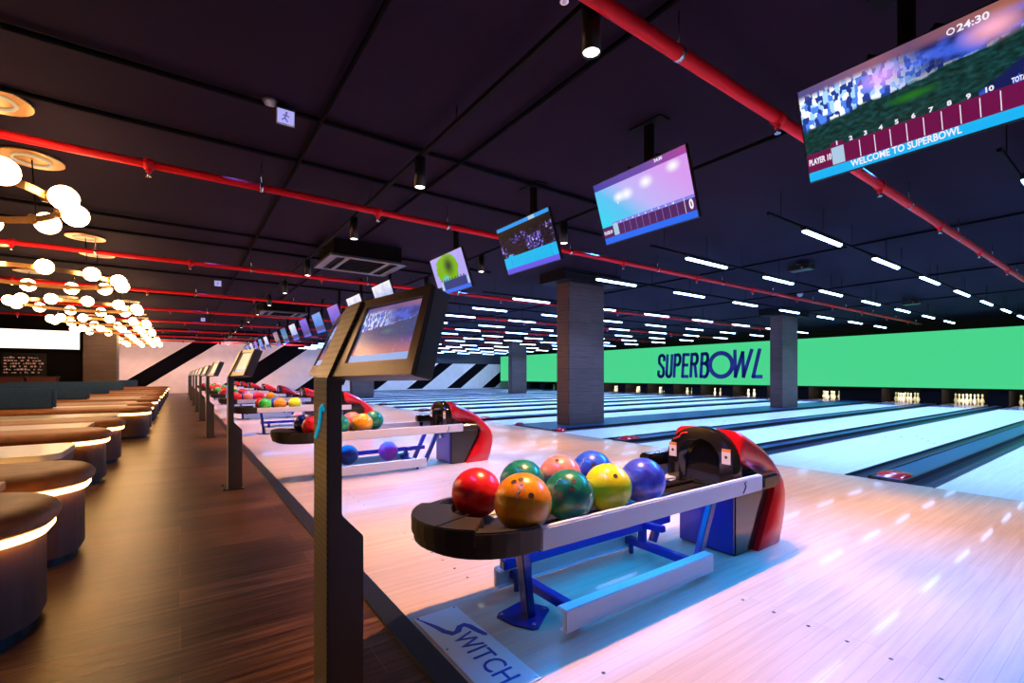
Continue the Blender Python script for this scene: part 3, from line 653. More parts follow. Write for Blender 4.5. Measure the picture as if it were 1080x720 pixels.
# ------------------------------------------------------------------ score kiosks
KX = 0.36
def make_kiosk(label, y):
    K = thing('score_kiosk', label, 'kiosk', (KX, y, 0), 'score kiosks along the approach edge')
    hw = 0.082
    p = MB(); p.yprism([(0.004, 0.0), (0.112, 0.0), (0.112, 0.545), (0.046, 0.62), (0.046, 1.04), (0.004, 1.04)], -hw, hw)
    p.build('post', M['kiosk'], K, bevel=0.003)
    s = MB(); s.box((0.0, -hw, 0.0), (0.005, hw, 1.045)); s.build('post_front', M['perf'], K)
    MB().box((-0.045, -0.11, 0.0), (0.13, 0.11, 0.008)).build('floor_flange', M['black'], K, bevel=0.002)
    for x, yy in ((-0.032, -0.095), (-0.032, 0.095), (0.118, -0.095), (0.118, 0.095)): MB().cyl((x, yy, 0.008), (x, yy, 0.02), 0.011, 8).build('flange_bolt', M['chrome'], K)
    # spine, leaning back, and two screens spread either side of it
    a0, a1 = Vector((0.0, 0, 1.04)), Vector((0.105, 0, 1.285))
    MB().add([], []) 
    sp = MB(); sp.prism([(-hw, 0), (hw, 0), (hw, 1), (-hw, 1)], lambda q: a0.lerp(a1, q[1]) + Vector((0, q[0], 0)), lambda q: a0.lerp(a1, q[1]) + Vector((0.05, q[0], -0.02)))
    sp.build('head_spine', M['perf'], K)
    for sg in (1, -1):
        BL, BR, TL, TR = [Vector((x, yy * sg, z)) for x, yy, z in ((0.022, -0.083, 1.044), (0.087, -0.53, 1.05), (0.122, -0.07, 1.282), (0.18, -0.45, 1.283))]
        bk = Vector((0.062, 0.03 * sg, -0.012))
        h = MB(); h.prism([BL, BR, TR, TL] if sg > 0 else [BL, TL, TR, BR], lambda q: q, lambda q: q + bk)
        hd = h.build('screen_housing', [M['bezel'] if False else M['kiosk']], K, bevel=0.004)
        nrm = (BR - BL).cross(TL - BL).normalized()
        if nrm.x > 0: nrm = -nrm
        P = lambda u, v, d=0.0: BL.lerp(BR, u).lerp(TL.lerp(TR, u), v) + nrm * d
        def plate(name, u0, v0, u1, v1, d, mt, pic=False):
            q = MB(); c4 = [P(u0, v0, d), P(u1, v0, d), P(u1, v1, d), P(u0, v1, d)]
            if sg < 0: c4 = [P(u1, v0, d), P(u0, v0, d), P(u0, v1, d), P(u1, v1, d)]
            if pic: q.quad_uv(*c4); return q.build(name, mt, K)
            bk2 = nrm * -(d + 0.001)
            q.prism(c4, lambda x: x + bk2, lambda x: x); return q.build(name, mt, K)
        fr = MB()
        for (u0, v0, u1, v1) in ((0, 0, 1, 0.16), (0, 0.88, 1, 1), (0, 0.16, 0.13, 0.88), (0.92, 0.16, 1, 0.88)):
            fr.prism([P(u0, v0), P(u1, v0), P(u1, v1), P(u0, v1)], lambda x: x - nrm * 0.001, lambda x: x + nrm * 0.010)
        fr.build('screen_frame', M['bezel'], K, label='bronze frame around the touch screen')
        plate('touch_screen', 0.14, 0.17, 0.915, 0.87, 0.003, M['pic_kiosk'], True)
        plate('status_bar', 0.15, 0.18, 0.905, 0.255, 0.0045, M['scr_status'])
    # cyan logo and vent dots on the front of the post
    MB().tube([(-0.001, -0.058, 0.945), (-0.001, -0.04, 0.958), (-0.001, -0.02, 0.95), (-0.001, -0.012, 0.925), (-0.001, 0.0, 0.895), (-0.001, 0.03, 0.87), (-0.001, 0.05, 0.85)], 0.006, 6).build('logo_mark', M['cyan'], K)
    return K
kl = ['nearest score kiosk with two angled screens on a slim steel post', 'second score kiosk down the aisle, its pale screen leaning back', 'third score kiosk from the camera, dark post with stepped foot', 'fourth score kiosk from the camera along the approach edge', 'fifth score kiosk from the camera along the approach edge', 'sixth score kiosk from the camera, far down the aisle', 'seventh score kiosk from the camera, far down the aisle', 'eighth score kiosk from the camera, far down the aisle', 'farthest score kiosk, by the end wall']
k0 = make_kiosk(kl[0], 1.555)
cream = {}
for i, c in enumerate(PAIR[1:]):
    kk = dup(k0, (KX, c - 0.03, 0), kl[i+1])
    for ch in kk.children:
        if ch.name.startswith('touch_screen'):
            if ch.data.name not in cream:
                m_ = ch.data.copy(); m_.materials[0] = M['scr_warm_glare']; cream[ch.data.name] = m_  # blank farther screens glow cream in place of warm reflections
            ch.data = cream[ch.data.name]

# ------------------------------------------------------------------ overhead score screens
TL_ = math.radians(19); S_ = Vector((0, -1, 0)); U_ = Vector((-math.sin(TL_), 0, math.cos(TL_))); N_ = Vector((-math.cos(TL_), 0, -math.sin(TL_)))
SW, SH = 0.955, 0.537; TVX, TVZ = 3.175, 2.53
def tvp(a, b, d=0.0): return S_ * (a * SW / 2) + U_ * (b * SH / 2) + N_ * d
def make_tv(label, y, kind, detail=0):
    T = thing('score_screen', label, 'screen', (TVX, y, TVZ), 'overhead score screens')
    m = MB(); m.obox(tvp(0, 0, -0.018), S_ * (SW/2 + 0.008), U_ * (SH/2 + 0.008), N_ * 0.017); m.build('casing', M['black'], T, bevel=0.003)
    m = MB(); m.quad_uv(tvp(-1, -1, 0.0008), tvp(1, -1, 0.0008), tvp(1, 1, 0.0008), tvp(-1, 1, 0.0008)); m.build('display', M['pic_' + kind], T)
    br = MB(); top = Vector((0.10, 0, CEIL - TVZ)); br.bar(Vector((0.10, 0, 0.02)), top, 0.07, 0.045, (1, 0, 0)); br.bar(Vector((0.02, 0, 0.0)), Vector((0.12, 0, 0.05)), 0.06, 0.05)
    br.box((0.03, -0.16, CEIL - TVZ - 0.012), (0.17, 0.16, CEIL - TVZ))
    for s in (-1, 1): br.bar((0.08, s*0.05, 0.27), (0.02, s*0.16, 0.33), 0.05, 0.02)
    br.build('ceiling_bracket', M['blackmatte'], T)
    def rect(name, a0, b0, a1, b1, mt, d=0.0014, par=T):
        m = MB(); m.prism([tvp(a0, b0), tvp(a1, b0), tvp(a1, b1), tvp(a0, b1)], lambda q: q, lambda q: q + N_ * d); return m.build(name, M[mt], par)
    up = U_; rt = S_
    def txt(name, s, a, b, h, mt, sx=1.0, bold=0.0, sh=0.0, al='LEFT', par=T): return text(name, s, M[mt], par, tvp(a, b, 0.0026), rt, up, h, sx, sh, bold, al, 0.0004)
    if kind == 'city':
        rect('message_bar', -1, -1, 1, -0.80, 'scr_cyan'); rect('score_bar', -1, -0.80, 1, -0.40, 'scr_maroon'); rect('active_tab', -0.72, -0.40, -0.585, -0.31, 'scr_maroon')
        rect('active_cell', -0.72, -0.78, -0.585, -0.42, 'scr_pale', 0.002)
        for k in range(9): rect('cell_divider', -0.42 + 0.15*k - 0.004, -0.78, -0.42 + 0.15*k + 0.004, -0.44, 'scr_white', 0.002)
        for k in range(10): txt('frame_number', str(k+1), -0.65 + 0.15*k, -0.385, 0.032, 'scr_white', 1.1, 0.0012, 0, 'CENTER')
        txt('player_text', 'PLAYER 10', -0.985, -0.64, 0.048, 'scr_white', 0.55, 0.0016, 0.1)
        txt('total_text', 'TOTAL', 0.86, -0.385, 0.032, 'scr_white', 0.55, 0.001)
        txt('message_text', 'WELCOME TO SUPERBOWL', -0.53, -0.94, 0.052, 'scr_white', 0.74, 0.0012)
        txt('clock_text', '24:30', 0.50, 0.80, 0.045, 'scr_white', 1.15, 0.001)
        c = MB(); c.tube([tvp(0.455, 0.855, 0.002) + (rt*math.cos(t)*0.013 + up*math.sin(t)*0.013) for t in [2*PI*k/14 for k in range(14)]], 0.0028, 5, True); c.build('clock_icon', M['scr_white'], T)
    elif kind == 'teal':
        rect('message_bar', -1, -1, 1, -0.80, 'scr_blue'); rect('score_bar', -1, -0.80, 1, -0.44, 'scr_plum'); rect('header_strip', -0.74, -0.44, 1, -0.35, 'scr_lilac')
        rect('active_cell', -0.74, -0.78, -0.62, -0.40, 'scr_pale', 0.002)
        for k in range(9): rect('cell_divider', -0.48 + 0.142*k - 0.003, -0.79, -0.48 + 0.142*k + 0.003, -0.44, 'scr_lilac', 0.002)
        rect('total_divider', 0.80, -0.80, 0.808, -0.36, 'scr_white', 0.002)
        for k in range(10): txt('frame_number', str(k+1), -0.68 + 0.142*k, -0.43, 0.022, 'scr_white', 1.1, 0.0008, 0, 'CENTER')
        txt('player_text', 'PLAYER 09', -0.985, -0.68, 0.042, 'scr_white', 0.5, 0.0014, 0.1); txt('score_text', '0', 0.92, -0.72, 0.10, 'scr_white', 0.7, 0.004, 0, 'CENTER')
        txt('clock_text', '24:30', 0.40, 0.895, 0.032, 'scr_white', 1.1, 0.001)
        rect('white_tick', -0.52, 0.16, -0.50, 0.24, 'scr_white', 0.002)
    elif kind == 'night':
        rect('top_bar', -1, 0.86, 1, 1, 'scr_sky'); rect('score_bar', -1, -0.78, 1, -0.30, 'scr_turq'); rect('message_bar', -1, -1, 1, -0.78, 'scr_violet')
        rect('bar_tab', -0.78, -0.30, -0.62, -0.20, 'scr_turq'); rect('clock_tab', 0.28, 0.86, 0.5, 1, 'scr_pale', 0.002)
        rect('score_divider', -0.72, -0.78, -0.712, -0.30, 'scr_blue', 0.002); rect('score_divider', 0.80, -0.78, 0.808, -0.30, 'scr_blue', 0.002)
    elif kind == 'lime':
        rect('message_bar', -1, -1, 1, -0.80, 'scr_blue'); rect('score_bar', -0.55, -0.80, 0.86, -0.34, 'scr_navy'); rect('player_tab', -1, -0.80, -0.72, -0.58, 'scr_ink'); rect('active_cell', -0.72, -0.80, -0.56, -0.34, 'scr_pale')
        rect('total_cell', 0.88, -0.76, 0.97, -0.42, 'scr_pale')
        for k in range(9): rect('frame_tab', -0.66 + 0.17*k, -0.32, -0.58 + 0.17*k, -0.26, 'scr_ink')
    else:
        rect('message_bar', -1, -1, 1, -0.80, 'scr_blue'); rect('score_bar', -0.95, -0.78, 0.95, -0.34, 'scr_navy')
    return T
tvy = [0.845, 2.585, 4.19, 6.02] + [y for c in PAIR[2:] for y in (c - 0.87, c + 0.87)]
tvk = ['city', 'teal', 'night', 'lime', 'frost', 'frost', 'indigo', 'blue', 'indigo', 'frost', 'greenish', 'olive', 'frost', 'blue', 'indigo', 'frost', 'blue', 'olive']
tvl = ['largest overhead score screen at the top right, reading WELCOME TO SUPERBOWL', 'overhead score screen with teal and pink glow and a plum score bar', 'overhead score screen with dark night city and turquoise score bar', 'overhead score screen with lime green blot on lilac']
for i, (y, kd) in enumerate(zip(tvy, tvk)):
    make_tv(tvl[i] if i < 4 else 'overhead score screen, %s from the camera, hanging above the approach' % ORD[i], y, kd)

# ------------------------------------------------------------------ ceiling fittings
def spot_lamp(loc, power, color, size=2.3, blend=0.7, rad=0.04, tgt=None, name='spot_light'):
    l = bpy.data.lights.new(name, 'SPOT'); l.energy = power; l.color = color; l.spot_size = size; l.spot_blend = blend; l.shadow_soft_size = rad
    o = bpy.data.objects.new(name, l); COL.objects.link(o); o.location = loc
    d = (Vector(tgt) - Vector(loc)) if tgt else Vector((0, 0, -1)); o.rotation_euler = d.to_track_quat('-Z', 'Y').to_euler(); return o
SPOT_Y = [1.8, 4.0, 6.0, 8.65, 10.8, 12.9, 15.05, 17.25, 19.4, 21.6, 23.8, 26.0, 28.3, 30.5]
WARM = (1.0, 0.50, 0.20)
def track(x, y0, y1, label):
    o = thing('track_rail', label, 'track rail', (x, y0, 3.05)); L = y1 - y0
    r = MB(); r.box((-0.018, 0, 0.0), (0.018, L, 0.035)); r.build('rail', M['blackmatte'], o)
    k = 0.6
    while k < L: MB().cyl((0, k, 0.03), (0, k, 0.15), 0.004, 6).build('hanger_wire', M['conduit'], o); k += 2.1
track(1.8, -1.5, 32.0, 'long black lighting track running above the approach edge'); track(4.1, -1.5, 32.0, 'black lighting track behind the overhead score screens')
def make_spot(loc, label, grp):
    o = thing('track_spotlight', label, 'spotlight', loc, grp)
    MB().lathe([(0.0001, 0.27), (0.05, 0.27), (0.05, 0.0), (0.045, 0.0), (0.043, 0.012)], n=20).build('can', M['black'], o)
    MB().lathe([(0.043, 0.008), (0.03, 0.004), (0.0001, 0.003)], n=20).build('lens', M['lens'], o)
    MB().box((-0.02, -0.05, 0.27), (0.02, 0.05, 0.285)).build('track_adapter', M['black'], o)
    return o
s0 = None
for x, lst, w in ((1.8, SPOT_Y, 'on the approach-edge track'), (4.1, [4.6, 6.66, 8.8, 10.9, 13.0, 15.2, 17.4, 19.6], 'on the track behind the score screens')):
    for i, y in enumerate(lst):
        lb = 'black cylinder spotlight, %s from the camera %s' % (ORD[i], w)
        if s0 is None: s0 = make_spot((x, y, 2.78), lb, 'track spotlights')
        else: dup(s0, (x, y, 2.78), lb, 'track spotlights')
        spot_lamp((x, y, 2.77), 520 if x < 3 else 420, WARM, 1.2, 0.5, 0.04)
spot_lamp((4.1, 2.4, 2.77), 400, WARM, 1.2, 0.5, 0.04); spot_lamp((4.1, 0.2, 2.77), 400, WARM, 1.2, 0.5, 0.04)
# linear LED tubes over the lanes
tube_h = MB().box((-0.55, -0.032, 0.0), (0.55, 0.032, 0.05)).mesh('housing', M['black'])
wire_me = MB().cyl((0, 0, 0.04), (0, 0, CEIL - 2.81), 0.004, 5).mesh('suspension_wire', M['conduit'])
n = 8; vs = []
for x in (-0.525, 0.525):
    for k in range(n + 1): t = PI * k / n; vs.append((x, -math.cos(t) * 0.03, -math.sin(t) * 0.032))
tm = MB(); tm.add(vs, [(k, k+1, n+2+k, n+1+k) for k in range(n)], True); tm.add(vs, [tuple(range(n+1)), tuple(range(2*n+1, n, -1))])
tube_d = tm.mesh('diffuser', M['tube'])
hang_me = MB().cyl((0, 0, 0), (0, 0, CEIL - 2.89), 0.004, 5).mesh('hanger_wire', M['conduit'])
led_rows = [0.75, 2.57, 4.18, 6.03] + LANES[4:]
for i, y in enumerate(led_rows):
    o = thing('light_rail', 'thin black light rail above the %s lane from the right' % ORD[i], 'light rail', (5.4, y + 0.052, 2.862), 'light rails over the lanes')
    MB().box((0, -0.016, 0), (15.8, 0.016, 0.03)).build('rail', M['blackmatte'], o)
    for k in range(8): link('hanger_wire', hang_me, o).location = (0.3 + k*2.1, 0, 0.03)
    for k in range(7):
        t = thing('led_tube_light', 'lit white tube light, %s along the rail above the %s lane from the right' % (ORD[k], ORD[i]), 'tube light', (6.7 + 2.3*k, y, 2.81), 'tube lights over the lanes')
        link('housing', tube_h, t); link('diffuser', tube_d, t); link('suspension_wire', wire_me, t)
# red sprinkler pipes
q = MB(); q.cyl((-0.035, 0, 0), (0.035, 0, 0), 0.05, 12); q.cyl((0, 0, -0.03), (0, 0, -0.075), 0.022, 10); cpl_me = q.mesh('coupling', M['redpipe'])
q = MB(); q.cyl((0, 0, -0.07), (0, 0, -0.112), 0.012, 8); q.cyl((0, 0, -0.108), (0, 0, -0.112), 0.022, 10); spk_me = q.mesh('sprinkler_head', M['chrome'])
q = MB(); q.cyl((0, 0, 0.03), (0, 0, CEIL - 2.95), 0.005, 6); q.cyl((-0.015, 0, 0), (0.015, 0, 0), 0.046, 12); hgr_me = q.mesh('hanger', M['chrome'])
pipe_y = [1.68, 5.32, 9.55, 13.2, 16.8, 20.4, 24.4, 28.0, 31.6]
for i, y in enumerate(pipe_y):
    o = thing('sprinkler_pipe', 'red sprinkler pipe under the ceiling, %s from the camera' % ORD[i], 'pipe', (0, y, 2.95), 'red sprinkler pipes')
    MB().cyl((XL, 0, 0), (22.3, 0, 0), 0.037 if i else 0.042, 14).build('pipe', M['redpipe'], o)
    x = -9.0 + 0.37 * (i % 3)
    while x < 22:
        for nm_, me_, dx in (('coupling', cpl_me, 0), ('sprinkler_head', spk_me, 0), ('hanger', hgr_me, 0.9)): link(nm_, me_, o).location = (x + dx, 0, 0)
        x += 2.1
# air conditioning cassettes
def make_ac(label, loc):
    o = thing('air_conditioner', label, 'air conditioner', loc, 'ceiling air conditioners')
    MB().box((-0.55, -0.48, 0.02), (0.55, 0.48, CEIL - 2.92)).build('body', M['blackmatte'], o, bevel=0.01)
    f = MB()
    for a in ((-0.62, -0.55, 0.62, -0.45), (-0.62, 0.45, 0.62, 0.55), (-0.62, -0.45, -0.5, 0.45), (0.5, -0.45, 0.62, 0.45), (-0.36, -0.45, -0.30, 0.45), (0.30, -0.45, 0.36, 0.45)): f.box((a[0], a[1], -0.015), (a[2], a[3], 0.02))
    f.build('grille_frame', M['kiosk'], o)
    s = MB()
    for k in range(9): s.box((-0.29, -0.42 + 0.1*k, -0.004), (0.29, -0.40 + 0.1*k, 0.012))
    s.build('louvres', M['blackmatte'], o)
for lb, loc in (('dark ceiling air conditioner with pale frame above the nearest kiosk', (2.5, 8.0, 2.92)), ('second dark ceiling air conditioner farther down the approach', (2.53, 15.6, 2.92)), ('farthest dark ceiling air conditioner near the end wall', (2.53, 26.3, 2.92))): make_ac(lb, loc)
# exit signs, detector, projectors
for i, (y, lb) in enumerate(((4.04, 'small lit exit sign hanging from the ceiling, nearest'), (12.2, 'second lit exit sign farther down the aisle ceiling'), (20.4, 'tiny third lit exit sign far down the aisle ceiling'))):
    o = thing('exit_sign', lb, 'sign', (0.68, y, 3.1), 'exit signs')
    MB().box((-0.065, 0, -0.07), (0.065, 0.02, 0.05)).build('housing', M['white'], o, bevel=0.003)
    MB().box((-0.06, -0.002, -0.065), (0.06, 0.0005, 0.045)).build('lit_face', M['exit'], o)
    g = MB(); g.cyl((0.005, -0.003, 0.022), (0.005, -0.0015, 0.022), 0.009, 10)
    for p, q in (((0.0, -0.0025, 0.01), (-0.006, -0.0025, -0.02)), ((-0.006, -0.0025, -0.02), (0.012, -0.0025, -0.048)), ((-0.006, -0.0025, -0.02), (-0.028, -0.0025, -0.04)), ((0.0, -0.0025, 0.006), (0.024, -0.0025, -0.008)), ((0.0, -0.0025, 0.006), (-0.022, -0.0025, -0.002))): g.bar(p, q, 0.001, 0.009)
    g.build('running_figure', M['exitman'], o)
    b = MB(); b.box((-0.07, -0.01, 0.05), (0.07, 0.03, 0.07)); b.cyl((0, 0.01, 0.06), (0, 0.01, 0.1), 0.006, 6); b.build('mount', M['black'], o)
o = MB().lathe([(0.0001, -0.045), (0.03, -0.042), (0.05, -0.02), (0.055, 0.0), (0.0001, 0.0)], n=16).build('smoke_detector', M['white']); o.location = (0.57, 4.08, CEIL); tag(o, 'round white smoke detector on the ceiling beside the nearest exit sign', 'smoke detector')
for i, (x, y) in enumerate(((9.6, 4.05), (16.7, 4.2))):
    o = thing('ceiling_projector', ('small dark ceiling projector over the lanes, nearer one' , 'small dark ceiling projector over the lanes, farther one')[i], 'projector', (x, y, CEIL), 'ceiling projectors')
    MB().box((-0.13, -0.2, -0.16), (0.13, 0.2, -0.06)).build('body', M['black'], o, bevel=0.015)
    m = MB(); m.cyl((0, 0, -0.06), (0, 0, 0.0), 0.02, 8); m.box((-0.2, -0.02, -0.075), (0.2, 0.02, -0.055)); m.build('mount', M['black'], o)
    MB().cyl((-0.13, -0.06, -0.11), (-0.15, -0.06, -0.11), 0.035, 14).build('lens', M['chrome'], o)
o = MB().lathe([(0.0001, -0.09), (0.04, -0.08), (0.065, -0.045), (0.07, 0.0), (0.0001, 0.0)], n=16).build('dome_camera', M['white']); o.location = (13.2, 5.6, CEIL); tag(o, 'white dome camera on the ceiling beyond the projectors', 'camera')

# ------------------------------------------------------------------ ring chandeliers
def make_ring(label, y):
    o = thing('ring_chandelier', label, 'chandelier', (-1.85, y, 2.6), 'ring chandeliers over the seating')
    r0 = 0.94; N = 48; pts = [(2*PI*k/N) for k in range(N)]
    b = MB(); vs = []
    for t in pts:
        for rr, zz in ((r0 - 0.008, -0.032), (r0 + 0.008, -0.032), (r0 + 0.008, 0.032), (r0 - 0.008, 0.032)): vs.append((rr*math.cos(t), rr*math.sin(t), zz))
    b.add(vs, [(i*4+k, i*4+(k+1) % 4, ((i+1) % N)*4+(k+1) % 4, ((i+1) % N)*4+k) for i in range(N) for k in range(4)]); b.build('ring_band', M['brass'], o)
    for k in range(12):
        t = math.radians(15 + 30*k); d = Vector((math.cos(t), math.sin(t), 0))
        g = MB().sphere(d * 1.06, 0.105, 20, 12).build('globe', M['globe'], o)
        MB().cyl(d * (r0 - 0.03), d * (r0 + 0.03), 0.048, 16).build('globe_holder', M['brass'], g)
    for sx in (-1, 1):
        for sy in (-1, 1):
            c = Vector((0.66 * sx, 0.62 * sy, CEIL - 2.6))
            cn = MB().cyl(c + Vector((0, 0, -0.03)), c, 0.24, 24).build('canopy', M['brass'], o)
            l = MB(); l.tube([c + Vector((0.14*math.cos(a), 0.14*math.sin(a), -0.033)) for a in [2*PI*k/18 for k in range(18)]], 0.012, 6, True); l.build('canopy_glint', M['canopyglint'], cn)  # glowing ring stands in for a highlight on the canopy
            d = Vector((c.x, c.y, 0)).normalized()
            MB().cyl(c + Vector((0, 0, -0.03)), d * r0 + Vector((0, 0, 0.02)), 0.006, 6).build('cable', M['conduit'], o)
    return o
ry = [5.87, 10.3, 14.1, 17.9, 21.3, 25.5, 29.2]
c0 = make_ring('nearest brass ring chandelier with lit opal globes, cut by the left edge', ry[0])
for i, y in enumerate(ry[1:]): dup(c0, (-1.85, y, 2.6), 'brass ring chandelier with lit opal globes, %s from the camera' % ORD[i+1])

# ------------------------------------------------------------------ benches, consoles, tables
def dshape(x0, x1, y0, y1, r, n=10):       # long along x, rounded at the +x end
    pts = [(x0, y0)]
    for k in range(n + 1): t = -PI/2 + PI/2*k/n; pts.append((x1 - r + r*math.cos(t), y0 + r + r*math.sin(t)))
    for k in range(n + 1): t = PI/2*k/n; pts.append((x1 - r + r*math.cos(t), y1 - r + r*math.sin(t)))
    return pts + [(x0, y1)]
def make_bench(label, y0, y1, xr, back):
    o = thing('bench', label, 'bench', (xr, (y0 + y1) / 2, 0), 'rounded tan benches along the aisle'); hw = (y1 - y0) / 2; L = -4.2; r = hw * 0.82
    MB().zprism(dshape(L, -0.05, -hw + 0.05, hw - 0.05, r - 0.05), 0.0, 0.05).build('plinth', M['plinth'], o)
    MB().zprism(dshape(L, -0.02, -hw + 0.02, hw - 0.02, r - 0.02), 0.05, 0.392).build('base', M['benchbase'], o)
    MB().zprism(dshape(L, 0.008, -hw - 0.008, hw + 0.008, r), 0.400, 0.424).build('led_strip', M['ledwarm'], o, label='glowing warm light strip under the cushion')
    m = MB(); lay = [(0.432, 0.012), (0.432, -0.012), (0.442, -0.024), (0.458, -0.03), (0.478, -0.026), (0.497, -0.012), (0.511, 0.012), (0.52, 0.045), (0.525, 0.085)]
    ps = []
    for z, ins in lay: ps.append([(x, y, z) for x, y in dshape(L, -ins, -hw + ins, hw - ins, max(0.05, r - ins))])
    n = len(ps[0]); vs = [v for p in ps for v in p]
    m.add(vs, [(i*n+k, i*n+(k+1) % n, (i+1)*n+(k+1) % n, (i+1)*n+k) for i in range(len(ps)-1) for k in range(n)], True)
    m.add(ps[0], [tuple(reversed(range(n)))]); m.add(ps[-1], [tuple(range(n))]); m.build('cushion', M['leather'], o)
    if back:
        q = MB(); q.box((L, hw - 0.17, 0.50), (-1.22, hw - 0.02, 0.84)); q.build('backrest', M['bluefab'], o, bevel=0.04, seg=4, label='dark blue upholstered backrest')
benches = [(2.47, 3.12, -0.46, 0, 'nearest tan bench at the left edge, warm light strip under its rounded cushion'), (3.45, 4.10, -0.455, 1, 'second tan bench from the camera, behind the nearest one'),
           (5.85, 6.50, -0.59, 0, 'third tan bench from the camera, beyond the first low cream table'), (7.2, 7.85, -0.58, 1, 'fourth tan bench from the camera, behind the pale console'),
           (9.85, 10.55, -0.42, 1, 'fifth tan bench from the camera, long lit strip and blue backrest')]
yy = [(11.3, 11.95), (13.5, 14.15), (14.9, 15.5), (17.1, 17.75), (18.9, 19.5), (21.3, 21.95), (24.4, 25.1), (28.0, 28.7)]
for i, (a, b_) in enumerate(yy): benches.append((a, b_, -0.44, 1 if i % 2 else 0, '%s tan bench from the camera, far down the aisle' % ORD[5 + i]))
for b_ in benches: make_bench(b_[4], b_[0], b_[1], b_[2], b_[3])
for y0, y1, xr, lb in ((3.15, 3.42, -0.72, 'narrow pale-topped console between the two nearest benches'), (6.54, 7.16, -0.80, 'pale-topped console between the third and fourth benches'), (10.62, 11.22, -0.8, 'pale-topped console behind the fifth bench'), (14.2, 14.85, -0.8, 'pale-topped console behind the seventh bench')):
    o = thing('console', lb, 'console', (xr, (y0 + y1)/2, 0), 'consoles between benches'); hw = (y1 - y0)/2
    MB().box((-3.8, -hw + 0.015, 0), (-0.015, hw - 0.015, 0.475)).build('cabinet', M['darkwood'], o, bevel=0.004)
    MB().box((-3.8, -hw, 0.475), (0, hw, 0.515)).build('top', M['consoletop'], o, bevel=0.004)
for y0, y1, xr, lb in ((4.5, 5.25, -0.69, 'low cream-topped table between the second and third benches'), (8.35, 9.1, -0.71, 'low cream-topped table between the fourth and fifth benches'), (12.35, 13.0, -0.75, 'low cream-topped table between the sixth and seventh benches'), (16.0, 16.6, -0.75, 'low cream-topped table between the eighth and ninth benches'), (20.1, 20.7, -0.75, 'low cream-topped table between the tenth and eleventh benches')):
    o = thing('low_table', lb, 'table', (xr, (y0 + y1)/2, 0), 'low tables between benches'); hw = (y1 - y0)/2
    MB().zprism(dshape(-2.6, 0, -hw, hw, 0.14), 0.455, 0.50).build('table_top', [M['tabletop']], o, bevel=0.004)
    MB().zprism(dshape(-2.58, -0.012, -hw + 0.012, hw - 0.012, 0.13), 0.385, 0.455).build('apron', M['darkwood'], o)
    for x in (-0.14, -2.45):
        for s in (-1, 1): MB().bar((x, s*(hw - 0.12), 0), (x, s*(hw - 0.12), 0.39), 0.05, 0.05, (1, 0, 0)).build('leg', M['blackmatte'], o)

# ------------------------------------------------------------------ bar at the far left
YBAR = 23.6
struct(MB().box((XL, YBAR, 0), (-2.95, YBAR + 0.2, CEIL)).build('wall_bar', M['blackmatte']))
o = thing('light_box', 'long glowing cream light box above the menu boards at far left', 'light box', (-6.0, YBAR - 0.001, 2.35)); 
MB().box((-4.5, -0.20, -0.38), (3.02, 0.0, 0.38)).build('housing', M['blackmatte'], o); MB().box((-4.44, -0.21, -0.33), (2.96, -0.19, 0.33)).build('lit_panel', M['lightbox'], o)
for i, (x0, x1, lb) in enumerate(((-6.6, -5.2, 'dark menu board with rows of small lit text, cut by the left edge'), (-5.1, -3.95, 'dark menu board with rows of small lit text, right of its twin'))):
    o = thing('menu_board', lb, 'menu board', (x0, YBAR - 0.002, 0), 'menu boards on the bar wall'); w = x1 - x0
    MB().box((0, -0.04, 0.02), (w, 0, 1.86)).build('panel', M['black'], o, bevel=0.004)
    t = MB()
    for r in range(6):
        x = 0.08; rng = random.Random(i * 31 + r)
        while x < w - 0.12:
            d = rng.choice((0.03, 0.05, 0.07)); t.box((x, -0.046, 1.14 + r * 0.105), (x + d, -0.039, 1.14 + r * 0.105 + rng.choice((0.03, 0.045, 0.06)))); x += d + rng.choice((0.02, 0.03, 0.09))
    t.build('menu_lettering', M['menutext'], o)
for i, (x0, x1, lb) in enumerate(((-5.7, -4.3, 'burgundy bar counter front at the left edge'), (-4.22, -3.5, 'shorter burgundy bar counter front beside the dark column'))):
    o = thing('bar_counter', lb, 'bar counter', (x0, YBAR - 1.3, 0), 'bar counters'); w = x1 - x0
    MB().box((0, 0, 0), (w, 0.55, 0.98)).build('counter_front', M['burgundy'], o, bevel=0.006); MB().box((-0.03, -0.04, 0.98), (w + 0.03, 0.6, 1.02)).build('counter_top', M['darkwood'], o, bevel=0.004)

# ------------------------------------------------------------------ lights
for i, L in enumerate(LANES[1:14]):          # lamps inside the pin decks, shining on the pins
    l = bpy.data.lights.new('pin_deck_lamp', 'AREA'); l.shape = 'RECTANGLE'; l.size = 0.9; l.size_y = 0.06; l.energy = 20; l.color = (1.0, 0.78, 0.5)
    q = bpy.data.objects.new('pin_deck_lamp', l); COL.objects.link(q); q.location = (22.62, L, 0.55); q.rotation_euler = (Vector((0.8, 0, -0.35))).to_track_quat('-Z', 'Y').to_euler()
for x_ in (11, 14.5, 18, 21.5): spot_lamp((x_, 31.6, 2.9), 260, (0.5, 0.6, 1.0), 2.2, 0.8, 0.1, (x_, 34.5, 1.0))  # added bluish fill on the end wall over the lanes, no fixtures
for x_, e_ in ((-5, 330), (-1.5, 380), (2.2, 350), (5.8, 280)): spot_lamp((x_, 31.2, 3.0), e_, (1.0, 0.50, 0.40), 2.4, 0.8, 0.1, (x_, 34.5, 1.4))     # added warm fill to brighten the end wall, no fixtures modelled
BLUE = (0.012, 0.27, 1.0)
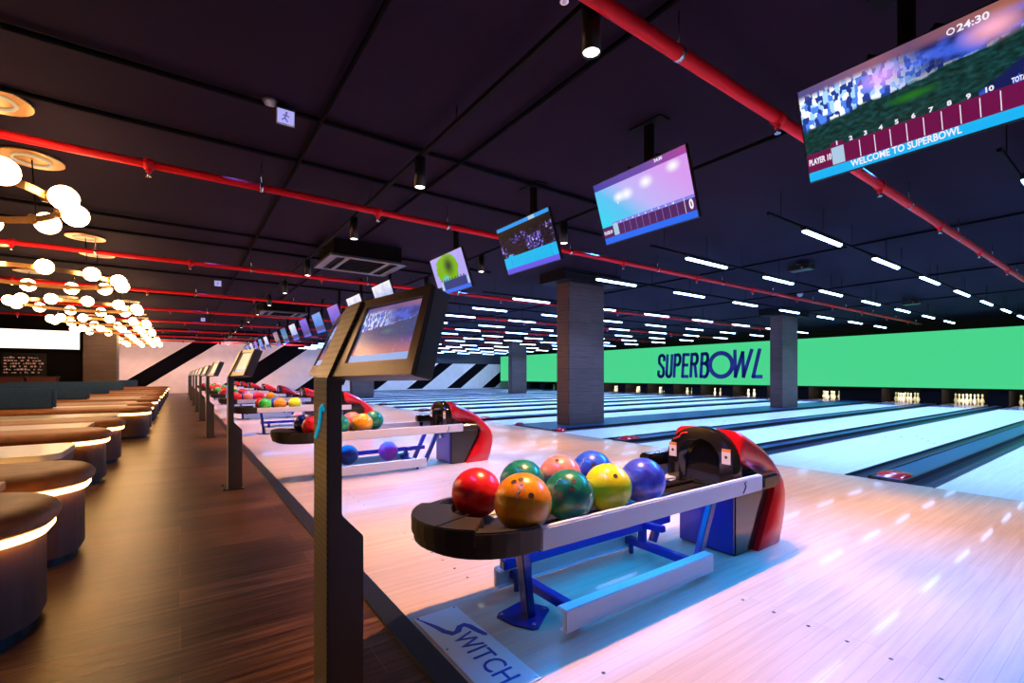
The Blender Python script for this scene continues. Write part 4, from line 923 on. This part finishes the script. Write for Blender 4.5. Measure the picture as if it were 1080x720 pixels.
def area_lamp(name, loc, aim, sx, sy, power, color, spread=PI):
    l = bpy.data.lights.new(name, 'AREA'); l.shape = 'RECTANGLE'; l.size = sx; l.size_y = sy; l.energy = power; l.color = color; l.spread = spread
    q = bpy.data.objects.new(name, l); COL.objects.link(q); q.location = loc; q.rotation_euler = Vector(aim).to_track_quat('-Z', 'Y').to_euler(); return q
for i, y in enumerate(led_rows):             # the light the tubes throw down on the lanes
    for k in range(7): area_lamp('tube_lamp', (6.7 + 2.3*k, y, 2.772), (0, 0, -1), 1.04, 0.06, 52, (0.25, 0.44, 1.0), 2.0)
area_lamp('blue_fill', (5.5, 16.0, 3.12), (-2.6, 0, -3.0), 35.0, 0.12, 780, BLUE, 0.85).rotation_euler = (Matrix.Rotation(math.atan2(2.6, 3.0), 3, 'Y') @ Matrix.Rotation(PI/2, 3, 'Z')).to_euler()  # added blue fill strip over the approach, without a fixture
area_lamp('blue_fill', (0.35, 16.0, 3.12), (0, 0, -1), 35.0, 0.12, 130, (0.03, 0.16, 1.0), 0.95).rotation_euler = (Matrix.Rotation(-math.atan2(2.0, 3.0), 3, 'Y') @ Matrix.Rotation(PI/2, 3, 'Z')).to_euler()  # second added blue fill, from the concourse side, also without a fixture
for c in PAIR: area_lamp('rack_under_lamp', (1.85, c, 0.378), (0, 0, -1), 1.3, 0.26, 6.5, (0.0, 0.30, 1.0))     # blue glow strip under each ball bed
wd_ = bpy.data.worlds.new('World'); SC.world = wd_; wd_.use_nodes = True
wd_.node_tree.nodes['Background'].inputs[0].default_value = (1.0, 0.68, 0.52, 1); wd_.node_tree.nodes['Background'].inputs[1].default_value = 0.07

# ------------------------------------------------------------------ camera, view
cam = bpy.data.cameras.new('Camera'); cam.sensor_width = 36; cam.lens = 36 * 493 / 1080; cam.shift_y = 36 / 1080; cam.clip_start = 0.02
co = bpy.data.objects.new('Camera', cam); COL.objects.link(co); co.location = (0, 0, H); co.rotation_euler = (PI/2, 0, -TH); SC.camera = co
SC.view_settings.view_transform = 'Standard'; SC.view_settings.look = 'None'; SC.view_settings.gamma = 1.0; SC.view_settings.use_curve_mapping = False; SC.view_settings.exposure = 0.0
cy = SC.cycles; cy.use_denoising = True; cy.sample_clamp_indirect = 6.0; cy.max_bounces = 8; cy.diffuse_bounces = 4; cy.glossy_bounces = 4; cy.caustics_reflective = False; cy.caustics_refractive = False
